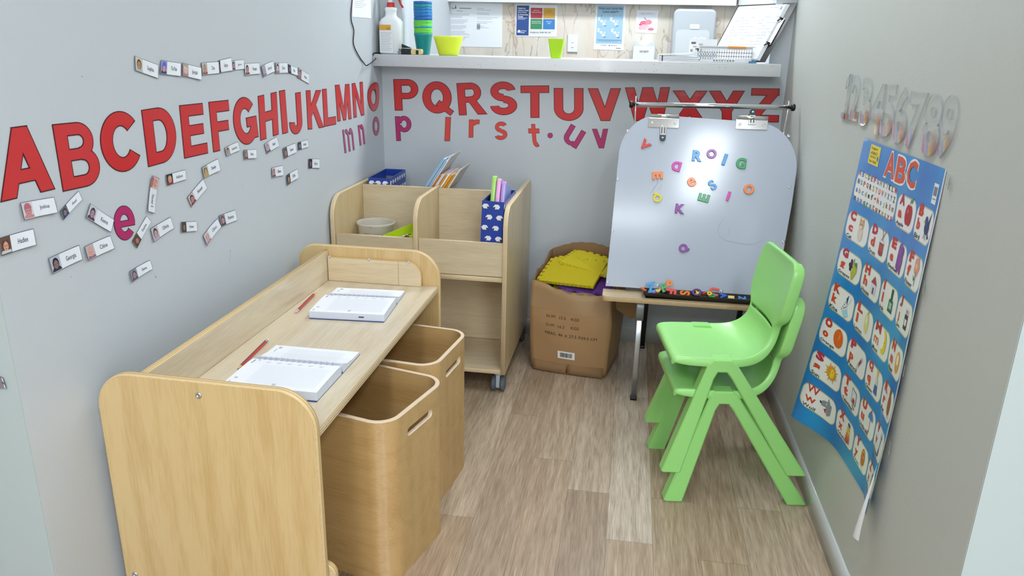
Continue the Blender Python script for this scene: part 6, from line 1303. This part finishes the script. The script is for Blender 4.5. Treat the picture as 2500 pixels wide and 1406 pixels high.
n_c = np.cross(BRc-BLc, TLc-BLc); n_c /= np.linalg.norm(n_c); n_c = n_c if n_c[1] < 0 else -n_c
cf = quadmap(TLc, TRc, BRc, BLc, n_c); mb = MB(); slab(mb, cf, 0, 1, 0, 1, 0, .003, M_blackg); obj('board', mb, cl)
for k in range(4):
    mb = MB(); slab(mb, cf, .02+.01*k, .90-.015*k, .02+.01*(k % 2), .965-.004*k, .0035+.0035*k, .006+.0035*k, M_paper)
    if k == 3:
        random.seed(4)
        for r in range(13):
            if r in (1, 2): continue
            x = .12
            while x < .80: w_ = random.uniform(.02, .09); (rect(mb, cf, x, x+w_, .90-r*.052, .905-r*.052, ink('#b4bac8'), .0172) if random.random() > .35 else None); x += w_+.02
        gtext(mb, 'A', ink('#7a808c'), lambda x, y, z: cf(x, y, .0172), off=.0, fit=(.78, .82, .86, .92))
    obj('form_sheet', mb, cl)
mb = MB(); slab(mb, cf, .885, .945, .28, .72, .004, .012, M_chrome); c_ = obj('clip_bar', mb, cl)
for v_ in (.29, .70):
    mb = MB(); mb.tube([cf(.86, v_-.04, .022), cf(.90, v_, .020), cf(.93, v_+.01, .014), cf(.87, v_+.02, .022)], .0022, M_black, 8); obj('clip_wire', mb, c_)
obj('eraser', MB().prism(rrect(on(1828, 150, 1, 3.222)[0], on(1846, 150, 1, 3.222)[0], CZ, CZ+.008, .003), 3.206, 3.220, mat('blue_rubber', '#3f88b8', .5), axis='Y', bev=.001), label='small blue rubber at the counter edge below the clipboard', cat='rubber')

# ------------------------------------------------------------------ kitchen wall beyond the counter
def sheet(name, quad, label, cat, draw, base='#eef0f3', thick=.001):
    c = [on(x, y, 1, YK) for x, y in quad]; f = quadmap(c[0], c[1], c[2], c[3], (0, -1, 0), .001); mb = MB(); slab(mb, f, 0, 1, 0, 1, 0, thick, ink(base)); draw(mb, lambda x, y, w=0.0: f(x, y, thick+.0005+w)); return obj(name, mb, label=label, cat=cat)
KA = lambda *pp: [(1080+x*.136, y*.136) for x, y in pp]; KB = lambda *pp: [(1430+x*.136, y*.136) for x, y in pp]
def d_doc(mb, f):
    g = ink('#a8adb8'); random.seed(2)
    for r in range(26):
        if r % 5 == 4: continue
        rect(mb, f, .055, .055+random.uniform(.22, .37), .74-r*.026, .747-r*.026, g)
    for r in range(15):
        if r % 3 == 2: continue
        rect(mb, f, .55, .55+random.uniform(.12, .40), .87-r*.033, .878-r*.033, g)
    rect(mb, f, .24, .45, .862, .886, ink('#9a9fa9')); rect(mb, f, .55, .61, .40, .53, ink('#a4a8b0')); rect(mb, f, .4985, .5005, .02, .98, ink('#d4d8e0'))
    disc(mb, f, .175, .885, .010, .03, ink('#3a3c42'), 0, 10); disc(mb, f, .175, .925, .008, .012, ink('#3a3c42'), 0, 10); gtext(mb, 'Tots', ink('#3a3c42'), lambda x, y, z: f(x, y), off=.03, fit=(.10, .155, .855, .89)); rect(mb, f, .19, .30, .805, .815, ink('#8a8f99'))
sheet('notice', KA((65, 42), (1082, 62), (1072, 852), (65, 832)), 'two white printed sheets side by side on the marbled lining', 'notice', d_doc)
def d_guide(mb, f):
    rect(mb, f, .02, .32, .03, .97, ink('#33508e')); W_i = ink('#eef1f6')
    for k, s_ in enumerate(('Guide for', 'Colour Coded', 'Floor Mops', '& Colourites', 'Cloths')): gtext(mb, s_, W_i, lambda x, y, z: f(x, y, .0004), off=.03, fit=(.05, .05+.021*len(s_), .86-k*.065, .91-k*.065))
    for k in range(2): rect(mb, f, .05, .28-.06*k, .575-k*.035, .585-k*.035, W_i, .0004)
    poly(mb, f, [(.05, .12), (.12, .12), (.12, .17), (.085, .215), (.05, .17)], W_i, .0004); gtext(mb, 'Hygiene', W_i, lambda x, y, z: f(x, y, .0004), off=.03, fit=(.13, .26, .155, .195)); gtext(mb, 'House', W_i, lambda x, y, z: f(x, y, .0004), off=.03, fit=(.13, .22, .105, .145))
    for x, y, c_, ss in ((.36, .58, '#b8414a', ('Bathrooms,', 'Toilets & Urinals')), (.665, .58, '#d3a140', ('General', 'Cleaning Areas')), (.36, .235, '#418a60', ('Kitchens & Food', 'Preparation Areas')), (.665, .235, '#3f80c0', ('All other', 'Areas'))):
        rect(mb, f, x, x+.285, y, y+.325, ink(c_))
        for k, s_ in enumerate(ss): gtext(mb, s_, W_i if c_ != '#d3a140' else ink('#8a6420'), lambda x, y, z: f(x, y, .0004), off=.01, fit=(x+.1425-.007*len(s_), x+.1425+.007*len(s_), y+.225-k*.055, y+.26-k*.055))
    gtext(mb, 'Freephone: 0508 494 436', ink('#3a3e48'), lambda x, y, z: f(x, y), off=.03, fit=(.355, .86, .10, .15)); rect(mb, f, .355, .93, .175, .183, ink('#9aa0aa')); rect(mb, f, .355, .92, .06, .066, ink('#b4b8c0'))
sheet('notice', KA((1325, 80), (2065, 92), (2052, 662), (1312, 652)), 'colour-coded cleaning guide with red, yellow, green and blue squares', 'notice', d_guide)
def d_wash(mb, f):
    rect(mb, f, .06, .93, .14, .975, ink('#9fc2d8')); T_ = ink('#3c5c78')
    gtext(mb, 'Wash your hands like', T_, lambda x, y, z: f(x, y, .0004), off=.02, fit=(.10, .90, .885, .945)); gtext(mb, 'CLEAN GENE\u2122!', T_, lambda x, y, z: f(x, y, .0004), off=.03, fit=(.23, .77, .825, .868))
    Wd, Dk = ink('#e8f2f8'), ink('#4a7898')
    for i, (x, y) in enumerate(((.10, .70), (.50, .70), (.10, .45), (.56, .45))):
        gtext(mb, str(i+1), Dk, lambda a, b, z: f(a, b, .0004), fit=(x+.10, x+.125, y+.045, y+.075)); rect(mb, f, x, x+.045, y-.05, y+.03, Wd, .0004); rect(mb, f, x+.045, x+.085, y+.0, y+.02, Wd, .0004); rect(mb, f, x+.045, x+.07, y-.045, y-.03, Wd, .0004); disc(mb, f, x+.12, y-.06, .05, .03, Wd, .0004, 10); disc(mb, f, x+.24, y-.06, .03, .016, Wd, .0005, 8); disc(mb, f, x+.20, y-.12, .05, .035, Wd, .0004, 10); disc(mb, f, x+.24, y-.165, .05, .010, Dk, .0004, 10)
    rect(mb, f, .10, .90, .215, .225, T_, .0004); rect(mb, f, .16, .80, .185, .19, T_, .0004); gtext(mb, 'DEB', ink('#5a6270'), lambda a, b, z: f(a, b), fit=(.24, .42, .09, .115)); disc(mb, f, .52, .10, .02, .014, ink('#3a3e48'), 0, 8); rect(mb, f, .56, .78, .095, .108, ink('#8a9098')); rect(mb, f, .74, .90, .035, .05, ink('#6a7078'))
sheet('notice', KB((185, 85), (722, 92), (680, 905), (140, 888)), 'tall pale blue hand-washing poster on the marbled lining', 'notice', d_wash)
def d_hands(mb, f):
    rect(mb, f, .07, .90, .08, .93, ink('#e3e7ee')); gtext(mb, 'Hygiene is important', ink('#4a4e58'), lambda a, b, z: f(a, b, .0004), off=.02, fit=(.20, .74, .83, .865))
    for x, y, rx, ry, c_ in ((.38, .44, .20, .10, '#d86a84'), (.58, .48, .16, .11, '#dd8a9a'), (.30, .36, .16, .07, '#c85070'), (.42, .26, .24, .12, '#eab6c0'), (.28, .22, .14, .07, '#e09aaa'), (.66, .22, .18, .08, '#f0c8ce'), (.72, .17, .14, .06, '#c87a8a')): disc(mb, f, x, y, rx, ry, ink(c_), .0004+.0001*x, 14)
    poly(mb, f, [(.36, .72), (.48, .58), (.44, .57), (.37, .66)], ink('#8a7c7c'), .0006)
sheet('notice', KB((918, 182), (1308, 190), (1270, 598), (890, 588)), 'small white card with a picture of pink washed hands', 'notice', d_hands)
kd = lambda x, y: on(x, y, 1, YK-.001)
c = [kd(1645, 23), kd(1750, 24), kd(1742, 135), kd(1637, 132)]; x0, x1, z0, z1 = c[3][0]-.004, c[1][0]-.006, c[3][2]-.02, c[0][2]
td = thing('towel_dispenser', ((x0+x1)/2, 4.56, z0), 'large pale grey paper towel dispenser on the kitchen wall', 'dispenser')
mb = MB(); mb.prism(rrect(x0, x1, z0, z1, (.01, .01, .03, .03), 6), YK-.10, YK-.001, mat('dispenser_grey', '#b4babf', .2, coat=.5), axis='Y', bev=.012); obj('housing', mb, td)
mb = MB(); mb.prism(rrect(x0+.02, x1-.03, z0+.01, z0+(z1-z0)*.58, .02, 5), YK-.104, YK-.1005, mat('dispenser_window', '#c6cbce', .3), axis='Y'); obj('window', mb, td)
mb = MB(); f = lambda x, y, w=0.0: (x0+x, YK-.1035-w, z0+y); rect(mb, f, (x1-x0)*.40, (x1-x0)*.62, (z1-z0)*.60, (z1-z0)*.69, ink('#eef0f2')); gtext(mb, 'Hygiene House', ink('#5a6068'), lambda a, b, z: f(a, b, .0004), fit=((x1-x0)*.45, (x1-x0)*.60, (z1-z0)*.635, (z1-z0)*.655)); obj('brand_plate', mb, td)
c = [kd(1557, 98), kd(1592, 98), kd(1598, 146), kd(1543, 146)]; x0, x1, z0, z1 = c[3][0], c[2][0], c[3][2]-.03, c[0][2]
sd_ = thing('soap_dispenser', ((x0+x1)/2, 4.57, z0), 'white soap dispenser with a scooped top on the kitchen wall', 'dispenser')
w_ = x1-x0; xm = (x0+x1)/2
pr = [(x0, z0), (x1, z0), (x1-.012*w_, z0+(z1-z0)*.7), (x1-.08*w_, z1-.012), (x1-.16*w_, z1)]+[(xm+.26*w_*math.cos(a), z1-.026*math.sin(a)) for a in [math.pi*i/10 for i in range(1, 10)]]+[(x0+.16*w_, z1), (x0+.08*w_, z1-.012), (x0+.012*w_, z0+(z1-z0)*.7)]
obj('housing', MB().prism(pr, YK-.09, YK-.001, mat('dispenser_white', '#c9cdd0', .25, coat=.4), axis='Y', bev=.004), sd_)
obj('front_cover', MB().prism(rrect(x0+.004, x1-.008, z0, z0+(z1-z0)*.76, .008), YK-.094, YK-.0905, mat('dispenser_front', '#dfe2e4', .25, coat=.4), axis='Y'), sd_)
mb = MB(); gtext(mb, 'GOJO', ink('#4c5866'), lambda a, b, z: (a+.12*(b-z0-.05), YK-.0946, b), off=.03, fit=(xm-.22*w_, xm+.17*w_, z0+(z1-z0)*.50, z0+(z1-z0)*.60)); obj('logo', mb, sd_)
c = [kd(1387, 85), kd(1412, 85), kd(1410, 127), kd(1385, 127)]; x0, x1, z0, z1 = c[3][0], c[1][0], c[3][2], c[0][2]
sw = thing('light_switch', ((x0+x1)/2, 4.61, z0), 'white upright wall switch plate behind the lime cup', 'switch')
obj('plate', MB().prism(rrect(x0, x1, z0, z1, .004), YK-.010, YK-.001, mat('switch_white', '#e4e6ea', .35), axis='Y', bev=.002), sw)
for z_ in (z0+(z1-z0)*.64, z0+(z1-z0)*.36): obj('rocker', MB().prism(rrect((x0+x1)/2-.007, (x0+x1)/2+.007, z_-.008, z_+.008, .003), YK-.014, YK-.0102, mat('switch_rocker', '#f4f5f6', .3), axis='Y', bev=.001), sw)
